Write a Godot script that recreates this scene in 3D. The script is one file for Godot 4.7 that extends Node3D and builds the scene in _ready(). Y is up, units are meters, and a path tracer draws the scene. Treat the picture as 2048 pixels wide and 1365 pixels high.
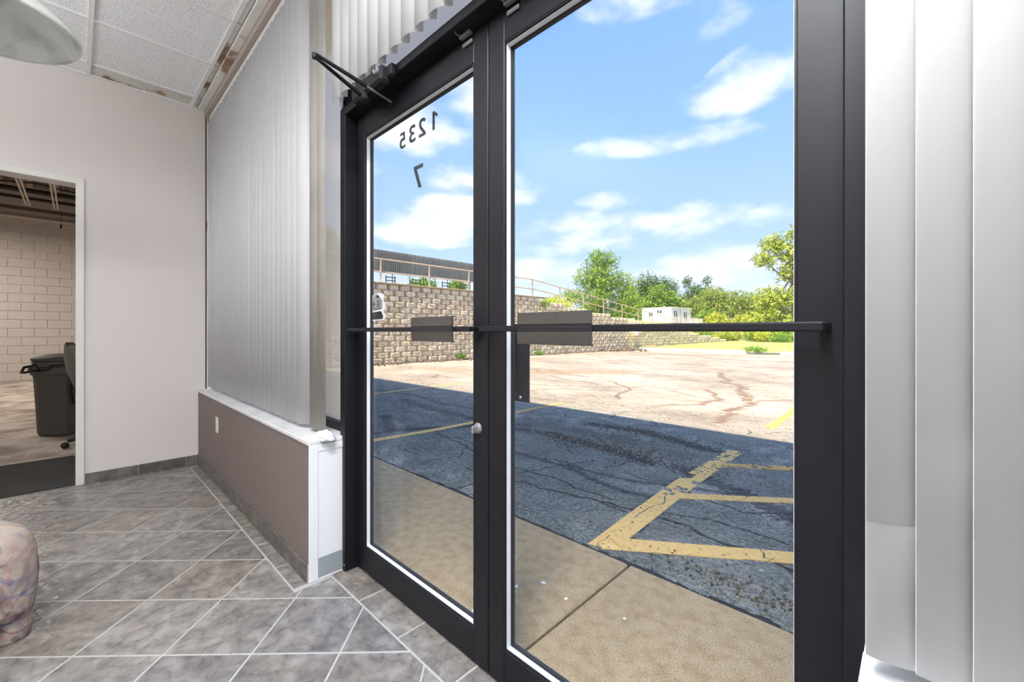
extends Node3D

# ------------------------------------------------------------------ globals
var M := {}
var TX := {}
var rng := RandomNumberGenerator.new()

# storefront geometry (metres): door plane z = 0, room is +z, car park is -z
const W := 0.914          # door leaf width
const XL := -3.41         # face of the left wall
const ZK := 0.207         # inner face of the knee wall
const CEIL := 3.025
const XR := -12.4         # face of the retaining wall

func _ready() -> void:
	rng.seed = 7
	# ---- camera
	var cam := Camera3D.new()
	cam.name = "camera"
	cam.position = Vector3(1.0043, 1.1222, 0.9308)
	cam.rotation_degrees = Vector3(0, 43.945, 0)
	cam.set_frustum(0.05 * 1365.0 / 840.85, Vector2(0, -18.6 / 840.85 * 0.05), 0.05, 600.0)
	add_child(cam)
	# ---- sky and exposure
	var env := Environment.new()
	env.background_mode = Environment.BG_SKY
	var sm := PanoramaSkyMaterial.new()
	sm.panorama = make_sky()
	var sky := Sky.new()
	sky.sky_material = sm
	env.sky = sky
	env.background_energy_multiplier = 1.42
	env.tonemap_mode = Environment.TONE_MAPPER_LINEAR
	env.tonemap_exposure = 1.0
	env.sdfgi_enabled = true
	env.ssao_enabled = true
	env.ssil_enabled = true
	var we := WorldEnvironment.new()
	we.name = "world_environment"
	we.environment = env
	add_child(we)
	# ---- sun: stands behind the building, its parapet shades the near half of the lot
	var sun := DirectionalLight3D.new()
	sun.name = "sun"
	sun.light_color = Color(1.0, 0.93, 0.82)
	sun.light_energy = 3.5
	sun.light_angular_distance = 0.55
	sun.shadow_enabled = true
	add_child(sun)
	sun.look_at_from_position(Vector3.ZERO, -Vector3(0.07, 1.284, 1.0))
	# ---- lamps added out of view to brighten room and warehouse
	make_textures()
	make_materials()
	added_uplight(Vector3(-1.75, 2.42, 2.75), 0.0, 7.5, "added indirect hanging light out of view over the seating corner")
	added_uplight(Vector3(1.35, 2.42, 2.6), 0.0, 10.0, "added indirect hanging light behind the viewpoint")
	added_ceiling_light(Vector3(1.3, CEIL - 0.02, 2.0), 0.0, 5.0, "added slim ceiling light panel behind the viewpoint")
	added_ceiling_light(Vector3(0.74, CEIL - 0.02, 1.1), PI / 2, 10.0, "added slim ceiling light panel out of view in front of the double doors")
	added_warehouse_light(Vector3(-8.6, 3.5, -0.6 + 3.9))
	added_warehouse_light(Vector3(-11.6, 3.5, 3.3))
	# ---- structure
	build_floor()
	build_walls()
	build_ceiling()
	build_frame()
	build_doors()
	build_windows()
	build_warehouse()
	build_outside_ground()
	build_retaining_wall()
	# ---- things
	build_blinds()
	build_room_things()
	build_warehouse_things()
	build_outside_things()
	build_plants()
	build_small_things()

# ------------------------------------------------------------------ node helpers
func numbered(called: String) -> String:
	if not has_node(NodePath(called)):
		return called
	var k := 1
	while has_node(NodePath("%s_%03d" % [called, k])):
		k += 1
	return "%s_%03d" % [called, k]

func tag(o: Node, label := "", category := "", group := "", kind := "") -> Node:
	if label: o.set_meta("label", label)
	if category: o.set_meta("category", category)
	if group: o.set_meta("group", group)
	if kind: o.set_meta("kind", kind)
	return o

func base(called: String, label: String, category: String, at := Vector3.ZERO, turn := 0.0, group := "", kind := "") -> Node3D:
	var o := Node3D.new()
	o.name = numbered(called)
	add_child(o)
	o.position = at
	o.rotation.y = turn
	tag(o, label, category, group, kind)
	return o

func st_new(smooth := false) -> SurfaceTool:
	var st := SurfaceTool.new()
	st.begin(Mesh.PRIMITIVE_TRIANGLES)
	st.set_smooth_group(0 if smooth else -1)
	return st

func mesh_of(st: SurfaceTool) -> ArrayMesh:
	st.generate_normals()
	return st.commit()

func obj(called: String, st, m: Material, parent: Node = self, label := "") -> MeshInstance3D:
	var o := MeshInstance3D.new()
	o.mesh = mesh_of(st) if st is SurfaceTool else st
	o.material_override = m
	if parent == self:
		o.name = numbered(called)
		add_child(o)
	else:
		o.name = part_name(called, parent)
		parent.add_child(o, true)
	if label: o.set_meta("label", label)
	return o

var counts := {}
func part_name(called: String, parent: Node) -> String:
	var key := "%d/%s" % [parent.get_instance_id(), called]
	var k: int = counts.get(key, 0)
	counts[key] = k + 1
	return called if k == 0 else "%s_%03d" % [called, k]

# ------------------------------------------------------------------ shape helpers
func tri(st: SurfaceTool, a: Vector3, b: Vector3, c: Vector3, n: Vector3) -> void:
	if (b - a).cross(c - a).dot(n) > 0.0:
		var t := b
		b = c
		c = t
	st.add_vertex(a)
	st.add_vertex(b)
	st.add_vertex(c)

func quad(st: SurfaceTool, a: Vector3, b: Vector3, c: Vector3, d: Vector3, n: Vector3) -> void:
	tri(st, a, b, c, n)
	tri(st, a, c, d, n)

func bx(st: SurfaceTool, c: Vector3, s: Vector3, ch := 0.0, b := Basis()) -> void:
	var h := s * 0.5
	var e := minf(ch, minf(h.x, minf(h.y, h.z)) * 0.9)
	for ax in 3:
		var u := (ax + 1) % 3
		var v := (ax + 2) % 3
		for sg in [-1.0, 1.0]:
			var q: Array[Vector3] = []
			for k in [[-1, -1], [1, -1], [1, 1], [-1, 1]]:
				var p := Vector3.ZERO
				p[ax] = sg * h[ax]
				p[u] = k[0] * (h[u] - e)
				p[v] = k[1] * (h[v] - e)
				q.append(c + b * p)
			var n := Vector3.ZERO
			n[ax] = sg
			quad(st, q[0], q[1], q[2], q[3], b * n)
			if e > 0.0:
				for sv in [-1.0, 1.0]:
					# edge between face ax and face u, along v
					var p0 := Vector3.ZERO
					p0[ax] = sg * h[ax]; p0[u] = sv * (h[u] - e); p0[v] = -(h[v] - e)
					var p1 := p0
					p1[v] = h[v] - e
					var p2 := Vector3.ZERO
					p2[ax] = sg * (h[ax] - e); p2[u] = sv * h[u]; p2[v] = h[v] - e
					var p3 := p2
					p3[v] = -(h[v] - e)
					var nn := Vector3.ZERO
					nn[ax] = sg; nn[u] = sv
					quad(st, c + b * p0, c + b * p1, c + b * p2, c + b * p3, b * nn)
	if e > 0.0:
		for sx in [-1.0, 1.0]:
			for sy in [-1.0, 1.0]:
				for sz in [-1.0, 1.0]:
					var a := Vector3(sx * h.x, sy * (h.y - e), sz * (h.z - e))
					var d := Vector3(sx * (h.x - e), sy * h.y, sz * (h.z - e))
					var f := Vector3(sx * (h.x - e), sy * (h.y - e), sz * h.z)
					tri(st, c + b * a, c + b * d, c + b * f, b * Vector3(sx, sy, sz))

func box_obj(called: String, lo: Vector3, hi: Vector3, m: Material, parent: Node = self, ch := 0.0, label := "") -> MeshInstance3D:
	var st := st_new()
	bx(st, (lo + hi) * 0.5, (hi - lo).abs(), ch)
	return obj(called, st, m, parent, label)

# polygon (x along u, y along v) from o, pushed along w
func ext(st: SurfaceTool, pts: PackedVector2Array, o: Vector3, u: Vector3, v: Vector3, w: Vector3) -> void:
	var area := 0.0
	for i in pts.size():
		var p := pts[i]
		var q := pts[(i + 1) % pts.size()]
		area += p.x * q.y - q.x * p.y
	var sg := signf(area)
	var idx := Geometry2D.triangulate_polygon(pts)
	for k in range(0, idx.size(), 3):
		var a := o + u * pts[idx[k]].x + v * pts[idx[k]].y
		var b := o + u * pts[idx[k + 1]].x + v * pts[idx[k + 1]].y
		var c := o + u * pts[idx[k + 2]].x + v * pts[idx[k + 2]].y
		tri(st, a, b, c, -w)
		tri(st, a + w, b + w, c + w, w)
	for i in pts.size():
		var p := pts[i]
		var q := pts[(i + 1) % pts.size()]
		var e := q - p
		var n2 := Vector2(e.y, -e.x) * sg
		var a := o + u * p.x + v * p.y
		var b := o + u * q.x + v * q.y
		quad(st, a, b, b + w, a + w, u * n2.x + v * n2.y)

func tube(st: SurfaceTool, pts: Array, r, seg := 8, caps := true) -> void:
	var n := pts.size()
	var rings := []
	var up := Vector3.UP
	for i in n:
		var d: Vector3 = (pts[mini(i + 1, n - 1)] - pts[maxi(i - 1, 0)]).normalized()
		if absf(d.dot(up)) > 0.95:
			up = Vector3.RIGHT
		var a := d.cross(up).normalized()
		var b := a.cross(d).normalized()
		up = b
		var rr: float = r[i] if r is Array else r
		var ring: Array[Vector3] = []
		for k in seg:
			var t := TAU * k / seg
			ring.append(pts[i] + a * cos(t) * rr + b * sin(t) * rr)
		rings.append(ring)
	for i in n - 1:
		for k in seg:
			var k2 := (k + 1) % seg
			var mid: Vector3 = (pts[i] + pts[i + 1]) * 0.5
			var f: Vector3 = (rings[i][k] + rings[i + 1][k2]) * 0.5 - mid
			quad(st, rings[i][k], rings[i][k2], rings[i + 1][k2], rings[i + 1][k], f)
	if caps:
		for e in [0, n - 1]:
			var d: Vector3 = pts[0] - pts[1] if e == 0 else pts[n - 1] - pts[n - 2]
			for k in seg:
				tri(st, pts[e], rings[e][k], rings[e][(k + 1) % seg], d)

# profile: Vector2(radius, height); turned round the y axis at o (basis b)
func lathe(st: SurfaceTool, prof: Array, o: Vector3, seg := 24, b := Basis(), sx := 1.0, sz := 1.0) -> void:
	for i in prof.size() - 1:
		var p: Vector2 = prof[i]
		var q: Vector2 = prof[i + 1]
		var n2 := Vector2(q.y - p.y, -(q.x - p.x))
		for k in seg:
			var t0 := TAU * k / seg
			var t1 := TAU * (k + 1) / seg
			var d0 := Vector3(cos(t0) * sx, 0, sin(t0) * sz)
			var d1 := Vector3(cos(t1) * sx, 0, sin(t1) * sz)
			var nrm := b * ((d0 + d1) * 0.5 * n2.x + Vector3.UP * n2.y)
			var a0 := o + b * (d0 * p.x + Vector3.UP * p.y)
			var a1 := o + b * (d1 * p.x + Vector3.UP * p.y)
			var c0 := o + b * (d0 * q.x + Vector3.UP * q.y)
			var c1 := o + b * (d1 * q.x + Vector3.UP * q.y)
			if p.x > 1e-5:
				tri(st, a0, a1, c0 if q.x < 1e-5 else c1, nrm)
			if q.x > 1e-5:
				tri(st, a0, c0, c1, nrm)

func rect2(x0: float, y0: float, x1: float, y1: float) -> PackedVector2Array:
	return PackedVector2Array([Vector2(x0, y0), Vector2(x1, y0), Vector2(x1, y1), Vector2(x0, y1)])

# ------------------------------------------------------------------ sky
func make_sky() -> ImageTexture:
	var w := 2048
	var h := 1024
	var half := h / 2 + 4
	var cover := PackedFloat32Array()
	cover.resize(w * half)
	var n1 := FastNoiseLite.new()
	n1.seed = 3
	n1.noise_type = FastNoiseLite.TYPE_SIMPLEX_SMOOTH
	n1.frequency = 0.012
	n1.fractal_octaves = 5
	n1.fractal_gain = 0.55
	# azimuth (from -z towards +x), elevation, half widths, strength
	var puffs := [
		[-32.5, 12.5, 11.0, 2.6, 1.0], [-24.0, 13.3, 8.0, 2.6, 1.0], [-38.0, 11.8, 7.0, 2.0, 0.9], [-57.0, 13.6, 8.7, 2.4, 1.0], [-52.0, 15.2, 6.0, 2.4, 1.0],
		[-48.5, 20.4, 6.6, 2.4, 1.0], [-44.0, 19.2, 4.0, 2.4, 0.9], [-23.3, 23.0, 9.5, 1.3, 0.75], [-12.5, 27.6, 5.5, 2.4, 1.0], [-17.0, 26.0, 5.5, 1.8, 0.95],
		[-24.0, 36.5, 10.0, 1.8, 0.9], [-17.5, 35.0, 5.0, 2.6, 0.7], [-29.9, 16.9, 4.5, 1.3, 0.8], [-58.0, 25.0, 9.0, 3.4, 0.8], [-50.5, 28.5, 4.5, 2.5, 0.8], [-40.1, 8.0, 6.4, 2.0, 0.7],
		[-11.4, 12.9, 4.9, 1.2, 0.8], [-18.4, 8.8, 6.3, 2.0, 0.7], [-30.2, 5.3, 6.5, 1.5, 0.6], [-24.0, 6.5, 9.0, 1.5, 0.5], [-68.0, 9.0, 7.0, 2.5, 0.9], [-70.0, 21.0, 9.0, 3.0, 0.8]]
	var r2 := RandomNumberGenerator.new()
	r2.seed = 11
	for k in 46:
		var az := r2.randf_range(-3.0, 283.0)
		var el := r2.randf_range(6.0, 62.0)
		var ww := r2.randf_range(5.0, 11.0)
		puffs.append([az, el, ww / maxf(0.4, cos(deg_to_rad(el))), r2.randf_range(1.4, 3.4), r2.randf_range(0.7, 1.0)])
	for p in puffs:
		var cx: float = fposmod(p[0] / 360.0, 1.0) * w
		var cy: float = (90.0 - p[1]) / 180.0 * h
		var rx: float = p[2] / 360.0 * w * 1.35
		var ry: float = p[3] / 180.0 * h * 1.5
		for y in range(maxi(0, int(cy - ry)), mini(half - 1, int(cy + ry)) + 1):
			var fy: float = (y - cy) / ry
			if fy > 0.0:
				fy *= 1.35      # flat undersides
			for x in range(int(cx - rx), int(cx + rx) + 1):
				var fx: float = (x - cx) / rx
				var d: float = fx * fx + fy * fy
				if d < 1.0:
					var nz := n1.get_noise_2d(x * 0.8, y * 1.9)
					var v: float = smoothstep(0.0, 1.25, (1.0 - d) * 1.05 + nz * 1.35 - 0.22) * p[4]
					var at := y * w + posmod(x, w)
					cover[at] = maxf(cover[at], v)
	var px := PackedFloat32Array()
	px.resize(w * h * 3)
	var stops := [0.0, 4.0, 10.0, 25.0, 42.0, 90.0]
	var cols := [Vector3(0.76, 0.81, 0.92), Vector3(0.66, 0.75, 0.93), Vector3(0.42, 0.59, 0.93), Vector3(0.25, 0.45, 0.88), Vector3(0.18, 0.37, 0.82), Vector3(0.15, 0.33, 0.78)]
	for y in h:
		var el := 90.0 - (y + 0.5) / h * 180.0
		var c := Vector3(0.42, 0.42, 0.38)
		if el > 0.0:
			for k in 5:
				if el >= stops[k] and el <= stops[k + 1]:
					c = cols[k].lerp(cols[k + 1], (el - stops[k]) / (stops[k + 1] - stops[k]))
		for x in w:
			var q := c
			if y < half:
				var v := cover[y * w + x]
				if v > 0.0:
					q = c.lerp(Vector3(0.96, 0.95, 0.96), v * 0.85)
			var i := (y * w + x) * 3
			px[i] = q.x
			px[i + 1] = q.y
			px[i + 2] = q.z
	return ImageTexture.create_from_image(Image.create_from_data(w, h, false, Image.FORMAT_RGBF, px.to_byte_array()))

# ------------------------------------------------------------------ textures
func ntex(freq: float, octs: int, stops: Array, cols: Array, sd := 1, size := 512, kind := FastNoiseLite.TYPE_SIMPLEX_SMOOTH, fractal := FastNoiseLite.FRACTAL_FBM) -> NoiseTexture2D:
	var n := FastNoiseLite.new()
	n.seed = sd
	n.noise_type = kind
	n.frequency = freq
	n.fractal_type = fractal
	n.fractal_octaves = octs
	var g := Gradient.new()
	g.offsets = PackedFloat32Array(stops)
	g.colors = PackedColorArray(cols)
	var t := NoiseTexture2D.new()
	t.width = size
	t.height = size
	t.seamless = true
	t.noise = n
	t.color_ramp = g
	return t

func nbump(freq: float, octs: int, strength: float, sd := 1, size := 512) -> NoiseTexture2D:
	var n := FastNoiseLite.new()
	n.seed = sd
	n.noise_type = FastNoiseLite.TYPE_SIMPLEX_SMOOTH
	n.frequency = freq
	n.fractal_octaves = octs
	var t := NoiseTexture2D.new()
	t.width = size
	t.height = size
	t.seamless = true
	t.noise = n
	t.as_normal_map = true
	t.bump_strength = strength
	return t

func g8(v: int) -> Color:
	return Color8(v, v, v)

func make_textures() -> void:
	TX.slate = ntex(0.009, 7, [0.0, 0.3, 0.42, 0.5, 0.58, 0.7, 1.0], [Color8(150, 146, 144), Color8(172, 168, 166), Color8(190, 184, 176), Color8(182, 180, 182), Color8(196, 186, 180), Color8(204, 200, 194), Color8(222, 220, 216)], 4)
	TX.veins = ntex(0.011, 4, [0.0, 0.45, 0.8, 1.0], [g8(255), g8(252), g8(226), g8(176)], 9, 512, FastNoiseLite.TYPE_SIMPLEX_SMOOTH, FastNoiseLite.FRACTAL_RIDGED)
	TX.slate_n = nbump(0.02, 4, 5.0, 5)
	TX.fine_n = nbump(0.12, 3, 3.0, 6, 256)
	TX.grain = ntex(0.2, 2, [0.0, 0.4, 0.6, 1.0], [g8(205), g8(244), g8(250), g8(255)], 8, 256)
	TX.blotch = ntex(0.006, 4, [0.0, 0.4, 0.7, 1.0], [g8(214), g8(240), g8(250), g8(255)], 12, 256)
	TX.acoustic = ntex(0.11, 2, [0.0, 0.26, 0.31, 1.0], [g8(168), g8(205), g8(252), g8(255)], 21, 512)
	TX.rust = ntex(0.014, 5, [0.0, 0.22, 0.31, 0.38, 1.0], [Color8(112, 84, 62), Color8(165, 138, 112), Color8(214, 206, 196), Color8(236, 234, 230), Color8(244, 243, 240)], 31, 256)
	TX.concrete = ntex(0.16, 3, [0.0, 0.24, 0.34, 0.6, 0.82, 1.0], [Color8(120, 100, 74), Color8(186, 166, 132), Color8(232, 212, 176), Color8(244, 226, 192), Color8(248, 234, 206), Color8(252, 246, 232)], 41)
	TX.concrete_big = ntex(0.014, 6, [0.0, 0.36, 0.55, 1.0], [Color8(216, 205, 192), Color8(232, 224, 215), Color8(240, 234, 227), g8(246)], 43)
	TX.block = ntex(0.03, 5, [0.0, 0.3, 0.55, 1.0], [Color8(178, 164, 140), Color8(214, 203, 178), Color8(230, 221, 200), Color8(248, 243, 230)], 51)
	TX.block_n = nbump(0.035, 5, 9.0, 52)
	TX.paint_line = ntex(0.035, 5, [0.0, 0.17, 0.22, 0.6, 1.0], [Color8(120, 116, 108), Color8(160, 146, 120), Color8(244, 214, 154), Color8(250, 222, 166), Color8(252, 228, 180)], 61)
	TX.asphalt_grain = ntex(0.23, 2, [0.0, 0.25, 0.5, 0.78, 0.86, 1.0], [g8(86), g8(168), g8(222), g8(238), g8(255), g8(255)], 63)
	TX.asphalt_n = nbump(0.16, 3, 7.0, 64)
	TX.dusty = ntex(0.01, 4, [0.0, 0.4, 0.55, 1.0], [Color8(120, 108, 100), Color8(168, 154, 142), Color8(190, 177, 165), Color8(214, 204, 194)], 71, 512)
	TX.grass = ntex(0.06, 4, [0.0, 0.35, 0.6, 1.0], [Color8(116, 132, 58), Color8(160, 168, 86), Color8(180, 182, 104), Color8(204, 198, 130)], 81)
	TX.smudge = ntex(0.012, 5, [0.0, 0.33, 0.42, 1.0], [g8(186), g8(214), g8(246), g8(252)], 91, 256)
	TX.scratch = ntex(0.02, 4, [0.0, 0.12, 0.17, 1.0], [g8(255), g8(170), g8(90), g8(84)], 95, 256)
	TX.soil = ntex(0.05, 5, [0.0, 0.4, 0.6, 1.0], [Color8(96, 84, 58), Color8(150, 140, 92), Color8(170, 168, 96), Color8(206, 190, 146)], 97, 256)
	TX.fabric = ImageTexture.create_from_image(fabric_image())
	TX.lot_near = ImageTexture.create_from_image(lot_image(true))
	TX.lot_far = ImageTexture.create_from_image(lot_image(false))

# brush stroke into an RGB byte buffer; points in pixels
func stroke(buf: PackedByteArray, w: int, h: int, pts: Array, half: float, col: Vector3, amount: float, rough: FastNoiseLite, ragged := 0.6) -> void:
	for i in pts.size() - 1:
		var a: Vector2 = pts[i]
		var b: Vector2 = pts[i + 1]
		var ab := b - a
		var l2 := maxf(ab.length_squared(), 1e-6)
		var m := half * 1.6 + 1.0
		for y in range(maxi(0, int(minf(a.y, b.y) - m)), mini(h - 1, int(maxf(a.y, b.y) + m)) + 1):
			for x in range(maxi(0, int(minf(a.x, b.x) - m)), mini(w - 1, int(maxf(a.x, b.x) + m)) + 1):
				var p := Vector2(x, y)
				var t := clampf((p - a).dot(ab) / l2, 0.0, 1.0)
				var d := p.distance_to(a + ab * t) / half
				if d < 1.6:
					d += rough.get_noise_2d(x, y) * ragged * 1.6
					var k := clampf((1.15 - d) * 1.8, 0.0, 1.0) * amount
					if k > 0.0:
						var at := (y * w + x) * 3
						buf[at] = int(lerpf(buf[at], col.x, k))
						buf[at + 1] = int(lerpf(buf[at + 1], col.y, k))
						buf[at + 2] = int(lerpf(buf[at + 2], col.z, k))

func fabric_image() -> Image:
	var w := 512
	var buf := PackedByteArray()
	buf.resize(w * w * 3)
	var nz := FastNoiseLite.new()
	nz.seed = 5
	nz.frequency = 0.02
	nz.fractal_octaves = 4
	for i in w * w:
		var v := nz.get_noise_2d(i % w, i / w) * 26.0
		var weave := 6.0 if (i % w + (i / w) * 2) % 4 < 2 else -4.0
		buf[i * 3] = int(clampf(172.0 + v + weave, 0, 255))
		buf[i * 3 + 1] = int(clampf(156.0 + v + weave, 0, 255))
		buf[i * 3 + 2] = int(clampf(143.0 + v * 0.9 + weave, 0, 255))
	var r := RandomNumberGenerator.new()
	r.seed = 23
	var inks := [Vector3(74, 92, 132), Vector3(168, 74, 76), Vector3(70, 62, 66), Vector3(140, 116, 120), Vector3(74, 92, 132), Vector3(120, 84, 88)]
	for k in 80:
		var p := Vector2(r.randf() * w, r.randf() * w)
		var d := Vector2.from_angle(r.randf_range(0.9, 2.2))
		var bend := r.randf_range(-0.5, 0.5)
		var pts := [p]
		for j in r.randi_range(3, 7):
			p += d * r.randf_range(12, 26)
			d = d.rotated(bend)
			pts.append(p)
		stroke(buf, w, w, pts, r.randf_range(2.5, 9.0), inks[k % inks.size()], r.randf_range(0.35, 0.75), nz, 0.5)
	return Image.create_from_data(w, w, false, Image.FORMAT_RGB8, buf)

const NEAR := [-9.2, -5.2, 3.6, -0.93]     # x0, z0, x1, z1 of the finely painted strip
const FAR := [-12.6, -24.2, 9.4, -5.2]

func lot_image(near: bool) -> Image:
	var r: Array = NEAR if near else FAR
	var w := 1920 if near else 1024
	var h := 640 if near else 884
	var buf := PackedByteArray()
	buf.resize(w * h * 3)
	var sx: float = w / (r[2] - r[0])
	var sz: float = h / (r[3] - r[1])
	var big := FastNoiseLite.new()
	big.seed = 14
	big.frequency = 0.33
	big.fractal_octaves = 5
	var mid := FastNoiseLite.new()
	mid.seed = 15
	mid.frequency = 2.6
	mid.fractal_octaves = 4
	var cel := FastNoiseLite.new()
	cel.seed = 16
	cel.frequency = 30.0
	cel.fractal_octaves = 3
	var sp := RandomNumberGenerator.new()
	sp.seed = 19
	for y in h:
		var z: float = r[1] + (y + 0.5) / sz
		# building shade painted in: darker tone near, paler beyond where the sun falls
		for x in w:
			var xx: float = r[0] + (x + 0.5) / sx
			var b := big.get_noise_2d(xx, z * 1.4)
			var m := mid.get_noise_2d(xx * (1.0 if near else 0.55), z)
			var c := cel.get_noise_2d(xx, z)
			var worn := smoothstep(-3.3, -4.6, z + b * 1.6 + m * 0.9)  # sun and shade split put into the colour, ragged by noise
			worn = maxf(worn, smoothstep(0.12, 0.5, b * 0.9 + m * 0.5 + c * 0.28) * 0.55)  # plus random patches of real wear
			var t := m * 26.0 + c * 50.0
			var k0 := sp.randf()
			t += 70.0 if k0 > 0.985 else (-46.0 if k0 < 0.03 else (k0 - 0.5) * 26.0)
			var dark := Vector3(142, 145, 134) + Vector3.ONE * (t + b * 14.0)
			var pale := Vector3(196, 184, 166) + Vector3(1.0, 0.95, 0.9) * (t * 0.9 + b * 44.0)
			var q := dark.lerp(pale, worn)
			var at := (y * w + x) * 3
			buf[at] = int(clampf(q.x, 20, 250))
			buf[at + 1] = int(clampf(q.y, 20, 250))
			buf[at + 2] = int(clampf(q.z, 20, 250))
	var rough := FastNoiseLite.new()
	rough.seed = 3
	rough.frequency = 0.12
	rough.fractal_octaves = 3
	var P := func(list: Array) -> Array:
		var o := []
		for k in range(0, list.size(), 2):
			o.append(Vector2((list[k] - r[0]) * sx, (list[k + 1] - r[1]) * sz))
		return o
	var jr := RandomNumberGenerator.new()
	jr.seed = 5
	var J := func(list: Array, amp: float) -> Array:
		var o := []
		var n: int = list.size() / 2
		for k in n - 1:
			var a := Vector2(list[k * 2], list[k * 2 + 1])
			var b := Vector2(list[k * 2 + 2], list[k * 2 + 3])
			var m := maxi(2, int(a.distance_to(b) / (amp * 2.2)))
			for q in m:
				var p := a.lerp(b, float(q) / m) + (Vector2(jr.randfn(), jr.randfn()) * amp * 0.5 if q else Vector2.ZERO)
				o.append_array([p.x, p.y])
		o.append_array([list[n * 2 - 2], list[n * 2 - 1]])
		return P.call(o)
	var tar := Vector3(62, 64, 68)
	var oil := Vector3(50, 44, 42)
	if near:
		# tyre scuffs
		stroke(buf, w, h, P.call([-2.6, -2.2, -1.76, -1.95, -1.1, -1.96, -0.81, -1.84, -0.5, -1.79, -0.25, -1.85]), 6.0, tar, 0.65, rough)
		stroke(buf, w, h, P.call([-1.25, -2.06, -1.0, -1.99, -0.58, -2.02, -0.3, -2.14, 0.1, -2.3]), 5.0, tar, 0.6, rough)
		stroke(buf, w, h, P.call([-0.45, -2.6, -0.22, -2.47, 0.1, -2.35, 0.48, -2.1, 0.75, -1.9]), 13.0, tar, 0.7, rough)
		stroke(buf, w, h, P.call([-4.2, -2.0, -3.38, -1.6, -3.2, -1.9, -2.88, -2.42, -2.3, -2.7, -1.8, -2.75]), 13.0, tar, 0.7, rough)
		stroke(buf, w, h, P.call([-3.9, -1.3, -3.38, -1.4, -3.25, -1.85, -2.8, -2.6]), 8.0, tar, 0.6, rough)
		stroke(buf, w, h, P.call([-5.2, -2.9, -4.4, -2.75, -3.2, -2.7, -2.4, -2.9]), 16.0, tar, 0.5, rough)
		stroke(buf, w, h, P.call([-6.5, -3.2, -5.4, -3.3, -4.4, -3.1, -3.1, -3.2]), 8.0, tar, 0.5, rough)
		# broken, oily patches
		stroke(buf, w, h, P.call([-1.95, -2.75, -1.4, -2.7, -1.02, -2.66, -0.7, -2.55]), 15.0, oil, 0.9, rough, 0.8)
		stroke(buf, w, h, P.call([-1.9, -3.5, -1.2, -3.58, -0.76, -3.42, -0.4, -3.3]), 15.0, oil, 0.8, rough, 0.8)
		stroke(buf, w, h, P.call([-2.6, -3.1, -1.9, -3.05, -1.2, -3.1, -0.6, -2.95]), 22.0, Vector3(92, 88, 84), 0.5, rough, 0.9)
		# cracks
		stroke(buf, w, h, J.call([-1.7, -1.35, -0.9, -1.45, -0.53, -1.52, -0.26, -1.55, -0.04, -1.56, 0.2, -1.5, 0.47, -1.48, 0.8, -1.4], 0.03), 1.7, Vector3(46, 44, 44), 0.95, rough)
		stroke(buf, w, h, J.call([-0.5, -1.5, -0.2, -1.62, 0.15, -1.75, 0.5, -1.72], 0.03), 1.3, Vector3(46, 44, 44), 0.9, rough)
		stroke(buf, w, h, P.call([-0.6, -1.2, -0.3, -1.3, 0.05, -1.36, 0.4, -1.22, 0.7, -1.2]), 7.0, Vector3(168, 162, 150), 0.45, rough, 1.0)
		stroke(buf, w, h, J.call([-2.9, -1.9, -2.2, -1.75, -1.6, -1.62, -1.0, -1.66, -0.5, -1.6], 0.03), 1.5, Vector3(46, 44, 44), 0.9, rough)
		stroke(buf, w, h, J.call([-0.35, -2.3, -0.1, -2.05, 0.2, -2.0, 0.6, -2.3], 0.03), 1.4, Vector3(46, 44, 44), 0.9, rough)
		stroke(buf, w, h, J.call([-1.46, -0.95, -1.3, -1.6, -1.1, -2.2], 0.03), 1.3, Vector3(46, 44, 44), 0.7, rough)
		stroke(buf, w, h, P.call([0.2, -1.15, 0.45, -1.08, 0.75, -1.12]), 14.0, Vector3(176, 172, 162), 0.55, rough, 1.2)
		stroke(buf, w, h, P.call([-0.79, -4.7, -0.97, -5.7]), 12.0, Vector3(150, 124, 104), 0.8, rough)
		var rr := RandomNumberGenerator.new()
		rr.seed = 77
		for k in 90:
			var p := Vector2(rr.randf_range(-8.5, 1.2), rr.randf_range(-4.6, -1.2))
			var pts := [p.x, p.y]
			var d := Vector2.from_angle(rr.randf() * TAU)
			for j in rr.randi_range(2, 5):
				p += d * rr.randf_range(0.06, 0.2)
				d = d.rotated(rr.randf_range(-0.8, 0.8))
				pts.append_array([p.x, p.y])
			stroke(buf, w, h, P.call(pts), rr.randf_range(0.9, 1.5), Vector3(48, 47, 48), 0.8, rough)
	else:
		var brown := Vector3(148, 122, 102)
		stroke(buf, w, h, J.call([-2.99, -11.6, -1.9, -9.0, -1.24, -7.5, -0.9, -6.6, -0.97, -5.7, -0.79, -4.7], 0.16), 4.0, brown, 0.8, rough, 1.0)
		stroke(buf, w, h, J.call([-2.0, -7.7, -1.38, -6.6, -1.44, -5.85, -1.9, -5.3], 0.14), 2.8, brown, 0.7, rough)
		stroke(buf, w, h, P.call([-0.4, -8.4, -0.3, -7.6, -0.9, -6.9]), 3.0, brown, 0.6, rough)
		stroke(buf, w, h, P.call([-9.5, -6.6, -7.5, -7.6, -6.2, -8.6, -5.0, -9.8]), 22.0, Vector3(196, 160, 128), 0.7, rough, 0.9)
		stroke(buf, w, h, P.call([-11.6, -21.0, -8.0, -19.5, -5.0, -20.2]), 20.0, Vector3(170, 138, 112), 0.6, rough, 0.9)
		var rr := RandomNumberGenerator.new()
		rr.seed = 78
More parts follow.
